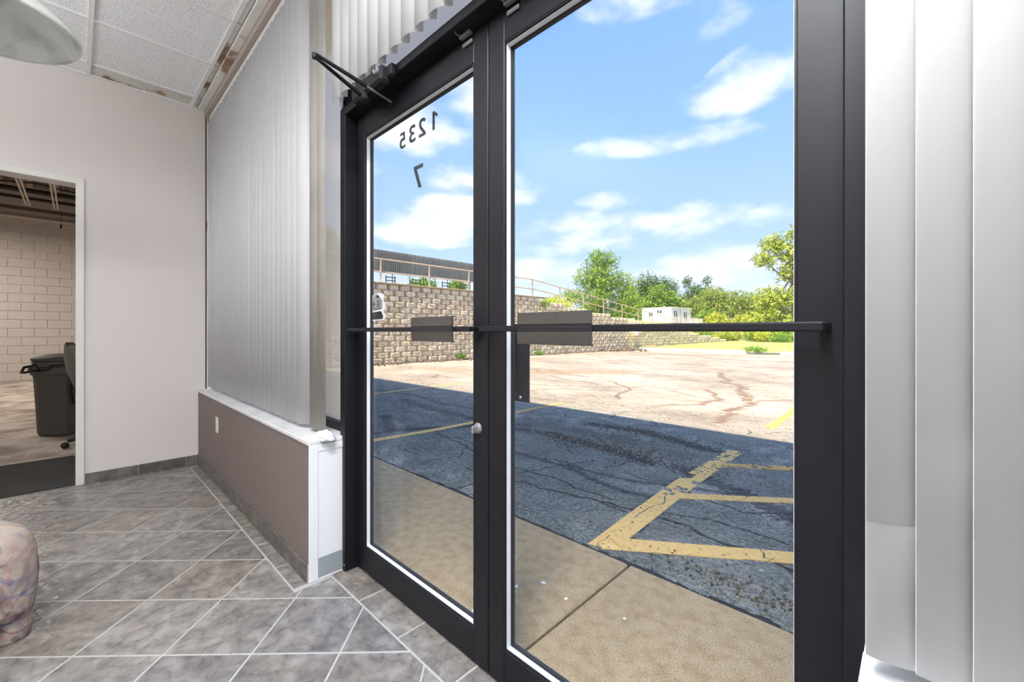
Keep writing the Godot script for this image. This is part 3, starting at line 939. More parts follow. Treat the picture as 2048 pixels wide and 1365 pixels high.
func leaf(called: String, x0: float, x1: float, side: float, label: String) -> void:
	var t := base(called, label, "door", Vector3.ZERO, 0.0, "", "structure")
	var y0 := 0.008
	var y1 := 2.132
	var sw := 0.0705
	var yb := 0.122
	var yt := 2.03
	box_obj("stile", Vector3(x0, y0, -0.045), Vector3(x0 + sw, y1, 0), M.bronze, t, 0.002)
	box_obj("stile", Vector3(x1 - sw, y0, -0.045), Vector3(x1, y1, 0), M.bronze, t, 0.002)
	box_obj("bottom_rail", Vector3(x0 + sw, y0, -0.0445), Vector3(x1 - sw, yb, -0.0005), M.bronze, t, 0.002)
	box_obj("top_rail", Vector3(x0 + sw, yt, -0.0445), Vector3(x1 - sw, y1, -0.0005), M.bronze, t, 0.002)
	# snap-in stop (dark lip) and the pale spacer that holds the glass
	var gx0 := x0 + sw
	var gx1 := x1 - sw
	for e in [[Vector3(gx0, yb, 0), Vector3(gx0 + 0.004, yt, 0)], [Vector3(gx1 - 0.004, yb, 0), Vector3(gx1, yt, 0)], [Vector3(gx0, yb, 0), Vector3(gx1, yb + 0.004, 0)], [Vector3(gx0, yt - 0.004, 0), Vector3(gx1, yt, 0)]]:
		box_obj("glazing_lip", e[0] + Vector3(0, 0, -0.008), e[1] + Vector3(0, 0, -0.002), M.bronze, t)
	for e in [[Vector3(gx0, yb, 0), Vector3(gx0 + 0.006, yt, 0)], [Vector3(gx1 - 0.006, yb, 0), Vector3(gx1, yt, 0)], [Vector3(gx0 + 0.006, yb, 0), Vector3(gx1 - 0.006, yb + 0.006, 0)], [Vector3(gx0 + 0.006, yt - 0.006, 0), Vector3(gx1 - 0.006, yt, 0)]]:
		box_obj("glazing_spacer", e[0] + Vector3(0, 0, -0.024), e[1] + Vector3(0, 0, -0.008), M.stop, t)
	for e in [[Vector3(gx0, yb, 0), Vector3(gx0 + 0.009, yt, 0)], [Vector3(gx1 - 0.009, yb, 0), Vector3(gx1, yt, 0)], [Vector3(gx0 + 0.009, yb, 0), Vector3(gx1 - 0.009, yb + 0.009, 0)], [Vector3(gx0 + 0.009, yt - 0.009, 0), Vector3(gx1 - 0.009, yt, 0)]]:
		box_obj("gasket", e[0] + Vector3(0, 0, -0.040), e[1] + Vector3(0, 0, -0.0245), M.gasket, t)
	box_obj("glass", Vector3(gx0 + 0.006, yb + 0.006, -0.033), Vector3(gx1 - 0.006, yt - 0.006, -0.027), M.glass, t)
	# push bar with its plate
	var yc := 1.131
	var bar := box_obj("push_bar", Vector3(x0 + 0.02, yc - 0.0085, 0.046), Vector3(x1 - 0.02, yc + 0.0085, 0.064), M.bronze, t, 0.003)
	for xx in [x0 + 0.027, x1 - 0.027]:
		box_obj("bracket", Vector3(xx - 0.009, yc - 0.0075, -0.001), Vector3(xx + 0.009, yc + 0.0075, 0.047), M.bronze, bar, 0.002)
	var pc := -0.2195 if side < 0 else 0.318
	var st := st_new()
	var prof := PackedVector2Array([Vector2(0.060, 0.0405), Vector2(0.060, 0.0435), Vector2(0.0690, 0.0435), Vector2(0.0705, 0.042), Vector2(0.0725, 0.0115), Vector2(0.0700, 0.0095), Vector2(0.0700, -0.0095), Vector2(0.0725, -0.0115), Vector2(0.0705, -0.042), Vector2(0.0690, -0.0435), Vector2(0.060, -0.0435), Vector2(0.060, -0.0405), Vector2(0.0660, -0.039), Vector2(0.0660, 0.039)])
	ext(st, prof, Vector3(pc - 0.1215, yc, 0), Vector3(0, 0, 1), Vector3.UP, Vector3(0.243, 0, 0))
	var pl := obj("push_plate", st, M.plate, bar)
	st = st_new()
	bx(st, Vector3(pc, yc, 0.0702), Vector3(0.2426, 0.018, 0.0012), 0.0004)
	bx(st, Vector3(pc, yc, 0.0711), Vector3(0.2426, 0.0016, 0.001), 0.0003)
	obj("grip_strip", st, M.plate_mid, bar, "dark middle groove of the push plate")
	if pl == null:
		return
	if side < 0:
		# lock cylinder on the meeting stile
		st = st_new(true)
		lathe(st, [Vector2(0, 0.009), Vector2(0.012, 0.009), Vector2(0.0165, 0.006), Vector2(0.019, 0.0)], Vector3(-0.05, 0.80, 0), 20, Basis(Vector3.RIGHT, PI / 2))
		var lk := obj("lock_cylinder", st, M.zinc, t, "grey round lock cylinder")
		st = st_new()
		bx(st, Vector3(-0.052, 0.797, 0.017), Vector3(0.006, 0.026, 0.018), 0.002)
		obj("thumb_turn", st, M.steel, lk)
		# numbers on the outside of the glass, read from the street
		var digits := [["1", -0.343, 1.905, 0.072], ["2", -0.424, 1.905, 0.072], ["3", -0.497, 1.903, 0.070], ["5", -0.572, 1.901, 0.068], ["7", -0.452, 1.703, 0.094]]
		for d in digits:
			var tm := TextMesh.new()
			tm.text = d[0]
			var f := SystemFont.new()
			f.font_names = PackedStringArray(["Droid Sans"])
			f.font_weight = 700
			tm.font = f
			tm.font_size = 64
			tm.pixel_size = d[3] / 46.0
			tm.depth = 0.0008
			tm.curve_step = 1.0
			tm.horizontal_alignment = HORIZONTAL_ALIGNMENT_CENTER
			tm.vertical_alignment = VERTICAL_ALIGNMENT_CENTER
			var n := MeshInstance3D.new()
			n.mesh = tm
			n.material_override = M.decal
			n.name = part_name("number_decal", t)
			t.add_child(n, true)
			n.position = Vector3(d[1], d[2] + d[3] * 0.5, -0.0338)
			n.rotation.y = PI
		# torn sticker seen from behind
		st = st_new()
		ext(st, PackedVector2Array([Vector2(-0.843, 1.282), Vector2(-0.82, 1.296), Vector2(-0.787, 1.301), Vector2(-0.752, 1.299), Vector2(-0.728, 1.288), Vector2(-0.733, 1.262), Vector2(-0.712, 1.247), Vector2(-0.72, 1.222), Vector2(-0.738, 1.219), Vector2(-0.71, 1.195), Vector2(-0.727, 1.174), Vector2(-0.843, 1.174)]), Vector3(0, 0, -0.0342), Vector3.RIGHT, Vector3.UP, Vector3(0, 0, 0.0005))
		var sk := obj("window_sticker", st, M.paper, t, "torn white sticker stuck to the glass")
		st = st_new()
		ext(st, PackedVector2Array([Vector2(-0.843, 1.275), Vector2(-0.815, 1.293), Vector2(-0.788, 1.296), Vector2(-0.752, 1.272), Vector2(-0.742, 1.262), Vector2(-0.742, 1.226), Vector2(-0.843, 1.217)]), Vector3(0, 0, -0.0336), Vector3.RIGHT, Vector3.UP, Vector3(0, 0, 0.0005))
		obj("print", st, mat(Color8(158, 158, 150), 0.8), sk)
		st = st_new()
		ext(st, PackedVector2Array([Vector2(-0.843, 1.212), Vector2(-0.752, 1.216), Vector2(-0.735, 1.194), Vector2(-0.738, 1.18), Vector2(-0.843, 1.178)]), Vector3(0, 0, -0.0336), Vector3.RIGHT, Vector3.UP, Vector3(0, 0, 0.0005))
		obj("print", st, M.black, sk)
		st = st_new()
		ext(st, PackedVector2Array([Vector2(-0.80, 1.280), Vector2(-0.768, 1.277), Vector2(-0.772, 1.286), Vector2(-0.785, 1.292)]), Vector3(0, 0, -0.0331), Vector3.RIGHT, Vector3.UP, Vector3(0, 0, 0.0004))
		for m in [[-0.818, 1.247, 0.007, 0.03], [-0.818, 1.25, 0.02, 0.007], [-0.778, 1.262, 0.034, 0.003], [-0.776, 1.254, 0.03, 0.003], [-0.78, 1.246, 0.036, 0.003], [-0.776, 1.238, 0.026, 0.004], [-0.79, 1.2275, 0.08, 0.004]]:
			bx(st, Vector3(m[0], m[1], -0.0329), Vector3(m[2], m[3], 0.0004))
		obj("print", st, M.black, sk)
	else:
		# pull plate outside, seen through the glass
		st = st_new()
		bx(st, Vector3(0.071, 1.02, -0.084), Vector3(0.068, 0.255, 0.005), 0.0015)
		for yy in [0.915, 1.125]:
			bx(st, Vector3(0.055, yy, -0.063), Vector3(0.018, 0.018, 0.04), 0.002)
		var pull := obj("pull_plate", st, M.plate_mid, t, "dark pull plate outside the glass")
		st = st_new(true)
		lathe(st, [Vector2(0, 0.004), Vector2(0.004, 0.0035), Vector2(0.006, 0.001), Vector2(0.006, 0)], Vector3(0.066, 0.906, -0.0815), 12, Basis(Vector3.RIGHT, PI / 2))
		obj("screw", st, M.steel, pull)

func build_windows() -> void:
	var defs := [["window_1", -3.372, -0.967, 0.672, 2.93, "tall dusty side window whitened for glare behind the long blinds"], ["window_2", -0.917, 0.917, 2.173, 2.93, "dusty transom window whitened for glare over the double doors"], ["window_3", 0.967, 3.372, 0.672, 2.93, "dusty side window whitened for glare behind the right blinds"]]
	for d in defs:
		var t := base(d[0], d[5], "window", Vector3.ZERO, 0.0, "", "structure")
		box_obj("pane", Vector3(d[1], d[3], -0.004), Vector3(d[2], d[4], 0.0), M.hazy, t)

# ------------------------------------------------------------------ warehouse beyond the doorway
func build_warehouse() -> void:
	tag(box_obj("floor", Vector3(-14.2, -0.2, -0.1), Vector3(-3.53, 0.0, 8.0), M.dusty), "dusty worn concrete floor of the warehouse", "floor", "", "structure")
	# block wall at the end
	var wb := box_obj("wall_far", Vector3(-14.2, -0.1, -0.1), Vector3(-13.815, 4.6, 8.0), M.block_paint)
	tag(wb, "painted concrete block wall at the end of the warehouse", "wall", "", "structure")
	var y := 0.0
	var row := 0
	while y < 3.7:
		var z := 0.2 + (0.2 if row % 2 else 0.0)
		while z < 2.7:
			var st := st_new()
			var o := rng.randf_range(-0.001, 0.0015)
			bx(st, Vector3(-13.812 + o, y + 0.1, z + 0.2), Vector3(0.02, 0.194, 0.394), 0.003)
			obj("block", st, M.block_paint, wb)
			z += 0.4
		y += 0.2
		row += 1
	tag(box_obj("wall_far", Vector3(-14.2, -0.1, 7.9), Vector3(-3.53, 4.6, 8.0), M.block_paint), "painted wall at the side of the warehouse", "wall", "", "structure")
	tag(box_obj("wall_far", Vector3(-14.2, -0.1, -0.1), Vector3(-3.53, 4.6, 0.02), M.block_paint), "painted front wall of the warehouse", "wall", "", "structure")
	tag(box_obj("wall_far", Vector3(-3.53, 3.06, -0.1), Vector3(-3.41, 4.6, 8.0), M.block_paint), "painted wall over the reception ceiling", "wall", "", "structure")
	var dk := base("ceiling", "ribbed metal roof deck over the warehouse", "ceiling", Vector3.ZERO, 0.0, "", "structure")
	var st2 := st_new()
	var zz := -0.1
	while zz < 8.0:
		bx(st2, Vector3(-8.9, 4.53, zz + 0.05), Vector3(10.7, 0.06, 0.07), 0.004)
		zz += 0.15
	obj("deck_rib", st2, M.deck, dk)
	dk.get_child(0).set_meta("kind", "stuff")
	box_obj("deck", Vector3(-14.2, 4.56, -0.1), Vector3(-3.41, 4.6, 8.0), M.deck, dk)
	# open-web joists
	for z in [0.36, 0.80, 1.24, 1.66, 2.1, 2.54]:
		var j := base("roof_joist", "pale open-web steel joist under the warehouse roof", "joist", Vector3.ZERO, 0.0, "warehouse roof joists", "structure")
		for s in [-0.026, 0.026]:
			var st := st_new()
			bx(st, Vector3(-8.4, 3.92, z + s), Vector3(9.5, 0.04, 0.03), 0.002)
			obj("bottom_chord", st, M.joist, j)
		var st := st_new()
		bx(st, Vector3(-8.7, 4.48, z), Vector3(10.2, 0.05, 0.09), 0.002)
		obj("top_chord", st, M.joist, j)
		st = st_new()
		var x := -13.2
		var up := false
		while x < -3.7:
			tube(st, [Vector3(x, 4.46 if up else 3.93, z), Vector3(x + 0.5, 3.93 if up else 4.46, z)], 0.011, 5)
			x += 0.5
			up = not up
		obj("web", st, M.joist, j)
	# dark header beam, pipes and conduit across the joists
	var st3 := st_new()
	bx(st3, Vector3(-13.3, 3.86, 3.5), Vector3(0.1, 0.07, 7.0), 0.004)
	tag(obj("cross_beam", st3, M.dark_beam), "dark steel angle across the ends of the warehouse joists", "beam", "", "structure")
	st3 = st_new()
	tube(st3, [Vector3(-13.72, 3.74, 0.1), Vector3(-13.72, 3.74, 7.8)], 0.035, 10)
	tag(obj("wall_pipe", st3, M.joist), "pale pipe running along the top of the block wall", "pipe")
	var names := ["thick black pipe crossing the warehouse joists, upper of the pair", "thinner black pipe crossing the warehouse joists nearest the block wall", "thin black cable sagging between the warehouse joists"]
	for k in 3:
		st3 = st_new()
		var xx: float = [-12.0, -12.8, -11.65][k]
		var yy: float = [3.99, 4.0, 4.03][k]
		var pts := []
		for q in 12:
			var z := 0.1 + q * 0.7
			pts.append(Vector3(xx, yy - (0.05 * sin(q * 2.4) if k == 2 else 0.0), z))
		tube(st3, pts, [0.05, 0.034, 0.016][k], 10)
		tag(obj(["pipe", "pipe", "cable"][k], st3, M.dark_pipe), names[k], ["pipe", "pipe", "cable"][k])
	st3 = st_new()
	tube(st3, [Vector3(-12.9, 3.84, 1.16), Vector3(-12.9, 3.55, 1.16)], 0.004, 5)
	bx(st3, Vector3(-12.9, 3.5, 1.16), Vector3(0.03, 0.09, 0.03), 0.006)
	tag(obj("pull_cord", st3, M.dark_pipe), "thin cord with a small weight hanging from a joist", "cord")

# ------------------------------------------------------------------ outside: ground
func ground_quad(x0: float, z0: float, x1: float, z1: float, y: float, nx: int, nz: int) -> SurfaceTool:
	var st := st_new(true)
	for i in nx:
		for j in nz:
			var q := []
			for c in [[i, j], [i + 1, j], [i + 1, j + 1], [i, j + 1]]:
				q.append([Vector3(lerpf(x0, x1, float(c[0]) / nx), y, lerpf(z0, z1, float(c[1]) / nz)), Vector2(float(c[0]) / nx, float(c[1]) / nz)])
			for k in [0, 1, 2, 0, 2, 3]:
				st.set_uv(q[k][1])
				st.set_uv2(q[k][1])
				st.add_vertex(q[k][0])
	return st

const LOT_Y := -0.02

func build_outside_ground() -> void:
	var wk := box_obj("sidewalk", Vector3(-13.0, -0.25, -0.925), Vector3(9.0, -0.02, -0.1), M.joint)
	tag(wk, "tan speckled concrete walk in front of the doors", "sidewalk", "", "structure")
	var x := -12.19
	while x < 8.5:
		var st := st_new()
		bx(st, Vector3(x + 0.762, -0.052, -0.5145), Vector3(1.512, 0.1, 0.825), 0.008)
		obj("slab", st, M.walk, wk)
		x += 1.524
	for f in [[-0.27, -0.42, 0.012], [-0.2, -0.52, 0.009], [-0.06, -0.5, 0.008], [0.18, -0.56, 0.006], [-0.28, -0.18, 0.01]]:
		var poly := PackedVector2Array()
		for k in 9:
			var a := TAU * k / 9.0
			poly.append(Vector2(f[0], f[1]) + Vector2(cos(a), sin(a)) * f[2] * rng.randf_range(0.55, 1.3))
		var st := st_new()
		ext(st, poly, Vector3(0, -0.002, 0), Vector3.RIGHT, Vector3.BACK, Vector3(0, 0.0015, 0))
		obj("paint_fleck", st, M.paper, wk)
	# crumbling tar along the slab edge
	var st0 := st_new()
	var px := -12.0
	while px < 6.0:
		var l := rng.randf_range(0.03, 0.09)
		bx(st0, Vector3(px + l * 0.5, -0.02 + rng.randf_range(-0.004, 0.004), -0.938 + rng.randf_range(-0.008, 0.006)), Vector3(l * 1.2, 0.02, rng.randf_range(0.024, 0.046)), 0.005, Basis(Vector3.UP, rng.randf_range(-0.15, 0.15)))
		px += l
	var seam := obj("tar_seam", st0, M.tar, wk)
	seam.set_meta("kind", "stuff")
	# car park
	var lot := base("parking_lot", "worn asphalt car park, coloured darker in the shade and paler in the sun", "car park", Vector3.ZERO, 0.0, "", "structure")
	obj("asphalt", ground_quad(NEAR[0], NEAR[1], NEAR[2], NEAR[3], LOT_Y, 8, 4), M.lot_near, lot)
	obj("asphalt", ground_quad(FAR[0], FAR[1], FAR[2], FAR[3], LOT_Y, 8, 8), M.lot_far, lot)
	obj("asphalt", ground_quad(-16.0, -5.2, NEAR[0], -0.93, LOT_Y, 2, 2), M.lot_plain, lot)
	obj("asphalt", ground_quad(NEAR[2], -5.2, 16.0, -0.93, LOT_Y, 2, 2), M.lot_plain, lot)
	obj("asphalt", ground_quad(FAR[2], -24.2, 40.0, -5.2, LOT_Y, 2, 2), M.lot_plain, lot)
	# painted lines: parking bays and the hatched no-parking bay
	var lines := [
		[[Vector2(-0.27, -0.98), Vector2(-0.30, -1.53), Vector2(-0.33, -2.25), Vector2(-0.31, -3.45)], [Vector2(-0.135, -1.02), Vector2(-0.15, -1.53), Vector2(-0.175, -2.25), Vector2(-0.18, -3.45)], 0],
		[[Vector2(-0.31, -4.75), Vector2(-0.34, -6.9)], [Vector2(-0.205, -4.75), Vector2(-0.235, -6.9)], 1],
		[[Vector2(-3.17, -1.15), Vector2(-3.09, -1.9), Vector2(-3.06, -2.62)], [Vector2(-3.06, -1.15), Vector2(-2.99, -1.9), Vector2(-2.96, -2.62)], 0],
		[[Vector2(-3.12, -3.1), Vector2(-3.15, -4.5)], [Vector2(-3.03, -3.1), Vector2(-3.06, -4.5)], 1],
		[[Vector2(-6.22, -1.4), Vector2(-6.25, -3.4), Vector2(-6.38, -5.1)], [Vector2(-6.12, -1.4), Vector2(-6.15, -3.4), Vector2(-6.28, -5.1)], 1],
		[[Vector2(2.6, -1.0), Vector2(2.6, -5.1)], [Vector2(2.71, -1.0), Vector2(2.71, -5.1)], 0],
		[[Vector2(-0.2, -1.135), Vector2(0.56, -1.65), Vector2(1.9, -2.56)], [Vector2(-0.19, -0.985), Vector2(0.58, -1.525), Vector2(1.95, -2.47)], 0],
		[[Vector2(-0.23, -2.0), Vector2(0.42, -2.49), Vector2(1.9, -3.6)], [Vector2(-0.21, -1.9), Vector2(0.43, -2.385), Vector2(1.95, -3.5)], 0],
		[[Vector2(-0.21, -2.95), Vector2(0.28, -3.29), Vector2(1.9, -4.4)], [Vector2(-0.19, -2.83), Vector2(0.3, -3.17), Vector2(1.95, -4.3)], 1]]
	for l in lines:
		var poly := PackedVector2Array()
		for p in l[0]:
			poly.append(p)
		for k in range(l[1].size() - 1, -1, -1):
			poly.append(l[1][k])
		var li := lines.find(l)
		var pieces: Array[PackedVector2Array] = [poly]
		for cut in paint_cuts(l[2] == 1):
			var next: Array[PackedVector2Array] = []
			for q in pieces:
				for c in Geometry2D.clip_polygons(q, cut):
					if not Geometry2D.is_polygon_clockwise(c) and absf(poly_area(c)) > 0.0002:
						next.append(c)
			pieces = next
		var st := st_new()
		for q in pieces:
			if q.size() > 2 and not Geometry2D.triangulate_polygon(q).is_empty():
				ext(st, q, Vector3(0, LOT_Y, 0), Vector3.RIGHT, Vector3.BACK, Vector3(0, 0.0025 + 0.0003 * li, 0))
		obj("painted_line", st, M.line_worn if l[2] else M.line, lot)
	# loose chips of asphalt
	var mm := MultiMesh.new()
	mm.transform_format = MultiMesh.TRANSFORM_3D
	mm.use_colors = true
	mm.mesh = pebble_mesh()
	var spots := []
	for k in 4600:
		var p := Vector2(rng.randf_range(-7.5, 1.3), rng.randf_range(-5.0, -1.0))
		if k % 3 == 0:
			p = Vector2(-1.2, -2.75) + Vector2(rng.randfn(0, 0.6), rng.randfn(0, 0.12))
		elif k % 7 == 1:
			p = Vector2(-1.1, -3.4) + Vector2(rng.randfn(0, 0.7), rng.randfn(0, 0.14))
		elif k % 7 == 2:
			p = Vector2(-3.3, -2.6) + Vector2(rng.randfn(0, 0.8), rng.randfn(0, 0.2))
		elif k % 7 == 3:
			p = Vector2(0.5, -1.12) + Vector2(rng.randfn(0, 0.22), rng.randfn(0, 0.06))
		if p.y < -0.97 and p.y > -5.1:
			spots.append(p)
	mm.instance_count = spots.size()
	for k in spots.size():
		var s := rng.randf_range(0.0035, 0.0105) * (1.5 if rng.randf() < 0.06 else 1.0)
		mm.set_instance_transform(k, Transform3D(Basis.from_euler(Vector3(rng.randf() * 6, rng.randf() * 6, rng.randf() * 6)).scaled(Vector3.ONE * s), Vector3(spots[k].x, LOT_Y + s * 0.4, spots[k].y)))
		var v := rng.randf_range(0.12, 0.5) if rng.randf() < 0.7 else rng.randf_range(0.6, 0.95)
		mm.set_instance_color(k, Color(v, v * 0.97, v * 0.92))
	var mi := MultiMeshInstance3D.new()
	mi.multimesh = mm
	mi.material_override = M.stone
	mi.name = "gravel"
	add_child(mi)
	tag(mi, "loose stone chips scattered on the broken asphalt", "gravel", "", "stuff")
	# kerb, lawn and the upper lot
	var kb := base("kerb", "low pale concrete kerb between car park and lawn", "kerb", Vector3.ZERO, 0.0, "", "structure")
	x = -11.4
	while x < 12.0:
		if absf(x + 4.9) > 0.7:
			var st := st_new()
			bx(st, Vector3(x + 0.74, 0.04, -23.4), Vector3(1.47, 0.2, 0.3), 0.03)
			obj("kerb_stone", st, M.kerb, kb)
		x += 1.5
	tag(obj("lawn", terrain(-12.42, -23.5, 70.0, -150.0, 26, 32, false), M.grass), "sunlit mown lawn beyond the car park", "lawn", "", "structure")
	tag(obj("embankment", terrain(-95.0, -0.9, -12.62, -150.0, 30, 60, true), M.soil), "upper ground behind the block retaining wall", "ground", "", "structure")

var cuts_fresh: Array[PackedVector2Array] = []
var cuts_worn: Array[PackedVector2Array] = []

# cracks and flaked-off places where the paint is gone
func paint_cuts(worn: bool) -> Array[PackedVector2Array]:
	if cuts_fresh.is_empty():
		var r := RandomNumberGenerator.new()
		r.seed = 41
		var cracks := [[-0.6, -1.5, -0.2, -1.53, 0.1, -1.57], [-0.55, -1.62, -0.2, -1.66, 0.05, -1.6], [-0.5, -1.74, -0.3, -1.72, -0.05, -1.8], [-0.25, -1.45, -0.24, -1.62, -0.21, -1.78, -0.26, -1.95], [-0.6, -1.9, -0.2, -1.86, 0.1, -2.1, 0.4, -2.36, 0.9, -2.7], [-0.5, -2.0, -0.2, -2.05, 0.05, -2.2, 0.3, -2.44, 0.6, -2.62], [0.1, -2.0, 0.16, -2.3, 0.3, -2.5], [-0.36, -1.06, -0.22, -1.12, -0.1, -1.05], [-0.22, -0.98, -0.24, -1.15], [0.35, -1.35, 0.5, -1.5, 0.75, -1.62], [0.38, -1.6, 0.46, -1.48, 0.62, -1.5], [-0.5, -2.15, 0.1, -2.12]]
		for c in cracks:
			var pl := PackedVector2Array()
			for k in range(0, c.size() - 2, 2):
				var a := Vector2(c[k], c[k + 1])
				var b := Vector2(c[k + 2], c[k + 3])
				var m := maxi(2, int(a.distance_to(b) / 0.045))
				for q in m:
					pl.append(a.lerp(b, float(q) / m) + Vector2(r.randfn(), r.randfn()) * 0.009)
			pl.append(Vector2(c[-2], c[-1]))
			for o in Geometry2D.offset_polyline(pl, r.randf_range(0.0022, 0.0045), Geometry2D.JOIN_MITER, Geometry2D.END_BUTT):
				if not Geometry2D.is_polygon_clockwise(o):
					cuts_fresh.append(o)
		for k in 90:
			var p := Vector2(-0.25 + r.randfn(0, 0.06), r.randf_range(-2.0, -3.5))
			if k % 3 == 0:
				p = Vector2(r.randf_range(-0.2, 0.7), 0.0)
				p.y = -2.85 - (p.x + 0.2) * 0.73 + r.randf_range(-0.08, 0.05)
			elif k % 5 == 0:
				p.y = r.randf_range(-1.95, -2.2)
			cuts_fresh.append(blob(p, r.randf_range(0.014, 0.045), r))
		cuts_worn = cuts_fresh.duplicate()
		for k in 70:
			var x: float = [-0.27, -3.08, -6.2][k % 3] + r.randfn(0, 0.05)
			cuts_worn.append(blob(Vector2(x, r.randf_range(-1.5, -6.8)), r.randf_range(0.02, 0.06), r))
	return cuts_worn if worn else cuts_fresh

func blob(p: Vector2, s: float, r: RandomNumberGenerator) -> PackedVector2Array:
	var out := PackedVector2Array()
	for k in 11:
		var a := TAU * k / 11.0
		out.append(p + Vector2(cos(a), sin(a)) * s * r.randf_range(0.35, 1.2))
	return out

func wall_top(z: float) -> float:
	# stepped crest of the retaining wall, one course at a time
	var st := [[-14.85, 2.8], [-17.1, 2.6], [-19.35, 2.4], [-21.5, 2.2], [-23.7, 2.0], [-26.0, 1.8], [-28.3, 1.6], [-31.0, 1.4], [-33.6, 1.2], [-36.0, 1.0], [-38.7, 0.8], [-41.0, 0.6], [-43.2, 0.4]]
	for s in st:
		if z > s[0]:
			return s[1]
	return 0.2

func ground_y(x: float, z: float) -> float:
	if x > -12.5:
		return lerpf(0.06, 0.2, smoothstep(-24.0, -44.0, z)) + 0.25 * smoothstep(-50.0, -90.0, z)
	var near := wall_top(z) - 0.06
	var nz := lerpf(2.78, 2.1, smoothstep(-20.0, -52.0, z))
	var far := lerpf(0.2, nz, smoothstep(-13.5, -21.0, x))
	return maxf(near if z > -43.0 else 0.2, far) if z > -22.0 else lerpf(near, nz, smoothstep(-13.5, -20.0, x))

func terrain(x0: float, z0: float, x1: float, z1: float, nx: int, nz: int, _up: bool) -> SurfaceTool:
	var st := st_new(true)
	for i in nx:
		for j in nz:
			var q := []
			for c in [[i, j], [i + 1, j], [i + 1, j + 1], [i, j + 1]]:
				var fx := float(c[0]) / nx
				var fz := float(c[1]) / nz
				fx = 1.0 - pow(1.0 - fx, 2.0) if _up else fx * fx
				fz = pow(fz, 1.6)
				var x := lerpf(x0, x1, fx)
				var z := lerpf(z0, z1, fz)
				q.append(Vector3(x, ground_y(x, z), z))
			quad(st, q[0], q[1], q[2], q[3], Vector3.UP)
	return st

func pebble_mesh() -> ArrayMesh:
	var st := st_new()
	var r := RandomNumberGenerator.new()
	r.seed = 2
	var v := []
	for d in [Vector3(1, 0, 0), Vector3(-1, 0, 0), Vector3(0, 1, 0), Vector3(0, -1, 0), Vector3(0, 0, 1), Vector3(0, 0, -1)]:
		v.append(d * r.randf_range(0.6, 1.2) + Vector3(r.randf(), r.randf(), r.randf()) * 0.2)
	for a in [0, 1]:
		for b in [2, 3]:
			for c in [4, 5]:
				tri(st, v[a], v[b], v[c], v[a] + v[b] + v[c])
	return mesh_of(st)

# ------------------------------------------------------------------ retaining wall
func block_mesh(sd: int) -> ArrayMesh:
	# split-faced block: face towards +x, centred on its face, 0.455 long (z), 0.19 high
	var r := RandomNumberGenerator.new()
	r.seed = 100 + sd
	var st := st_new()
	var ys := [-0.096, -0.07, 0.0, 0.07, 0.096]
	var zs := [-0.227, -0.155, -0.05, 0.05, 0.155, 0.227]
	var g := []
	for i in 5:
		var row := []
		for j in 6:
			var edge_y := i == 0 or i == 4
			var edge_z := j == 0 or j == 5
			var d := 0.0
			if not edge_y and not edge_z:
				d = 0.07 + r.randf_range(-0.016, 0.016)
			elif edge_y and not edge_z:
				d = 0.035 + r.randf_range(-0.008, 0.006)
			else:
				d = -0.02 + r.randf_range(-0.01, 0.006)
			row.append(Vector3(d, ys[i] + (0.0 if edge_y else r.randf_range(-0.006, 0.006)), zs[j] + (0.0 if edge_z else r.randf_range(-0.008, 0.008))))
		g.append(row)
	for i in 4:
		for j in 5:
			quad(st, g[i][j], g[i][j + 1], g[i + 1][j + 1], g[i + 1][j], Vector3(1, 0, 0))
	# sides back into the wall
	for i in 4:
		for j in [0, 5]:
			var a: Vector3 = g[i][j]
			var b: Vector3 = g[i + 1][j]
			quad(st, a, b, Vector3(-0.25, b.y, b.z), Vector3(-0.25, a.y, a.z), Vector3(0, 0, -1 if j == 0 else 1))
	for j in 5:
		for i in [0, 4]:
			var a: Vector3 = g[i][j]
			var b: Vector3 = g[i][j + 1]
			quad(st, a, b, Vector3(-0.25, b.y, b.z), Vector3(-0.25, a.y, a.z), Vector3(0, -1 if i == 0 else 1, 0))
	return mesh_of(st)

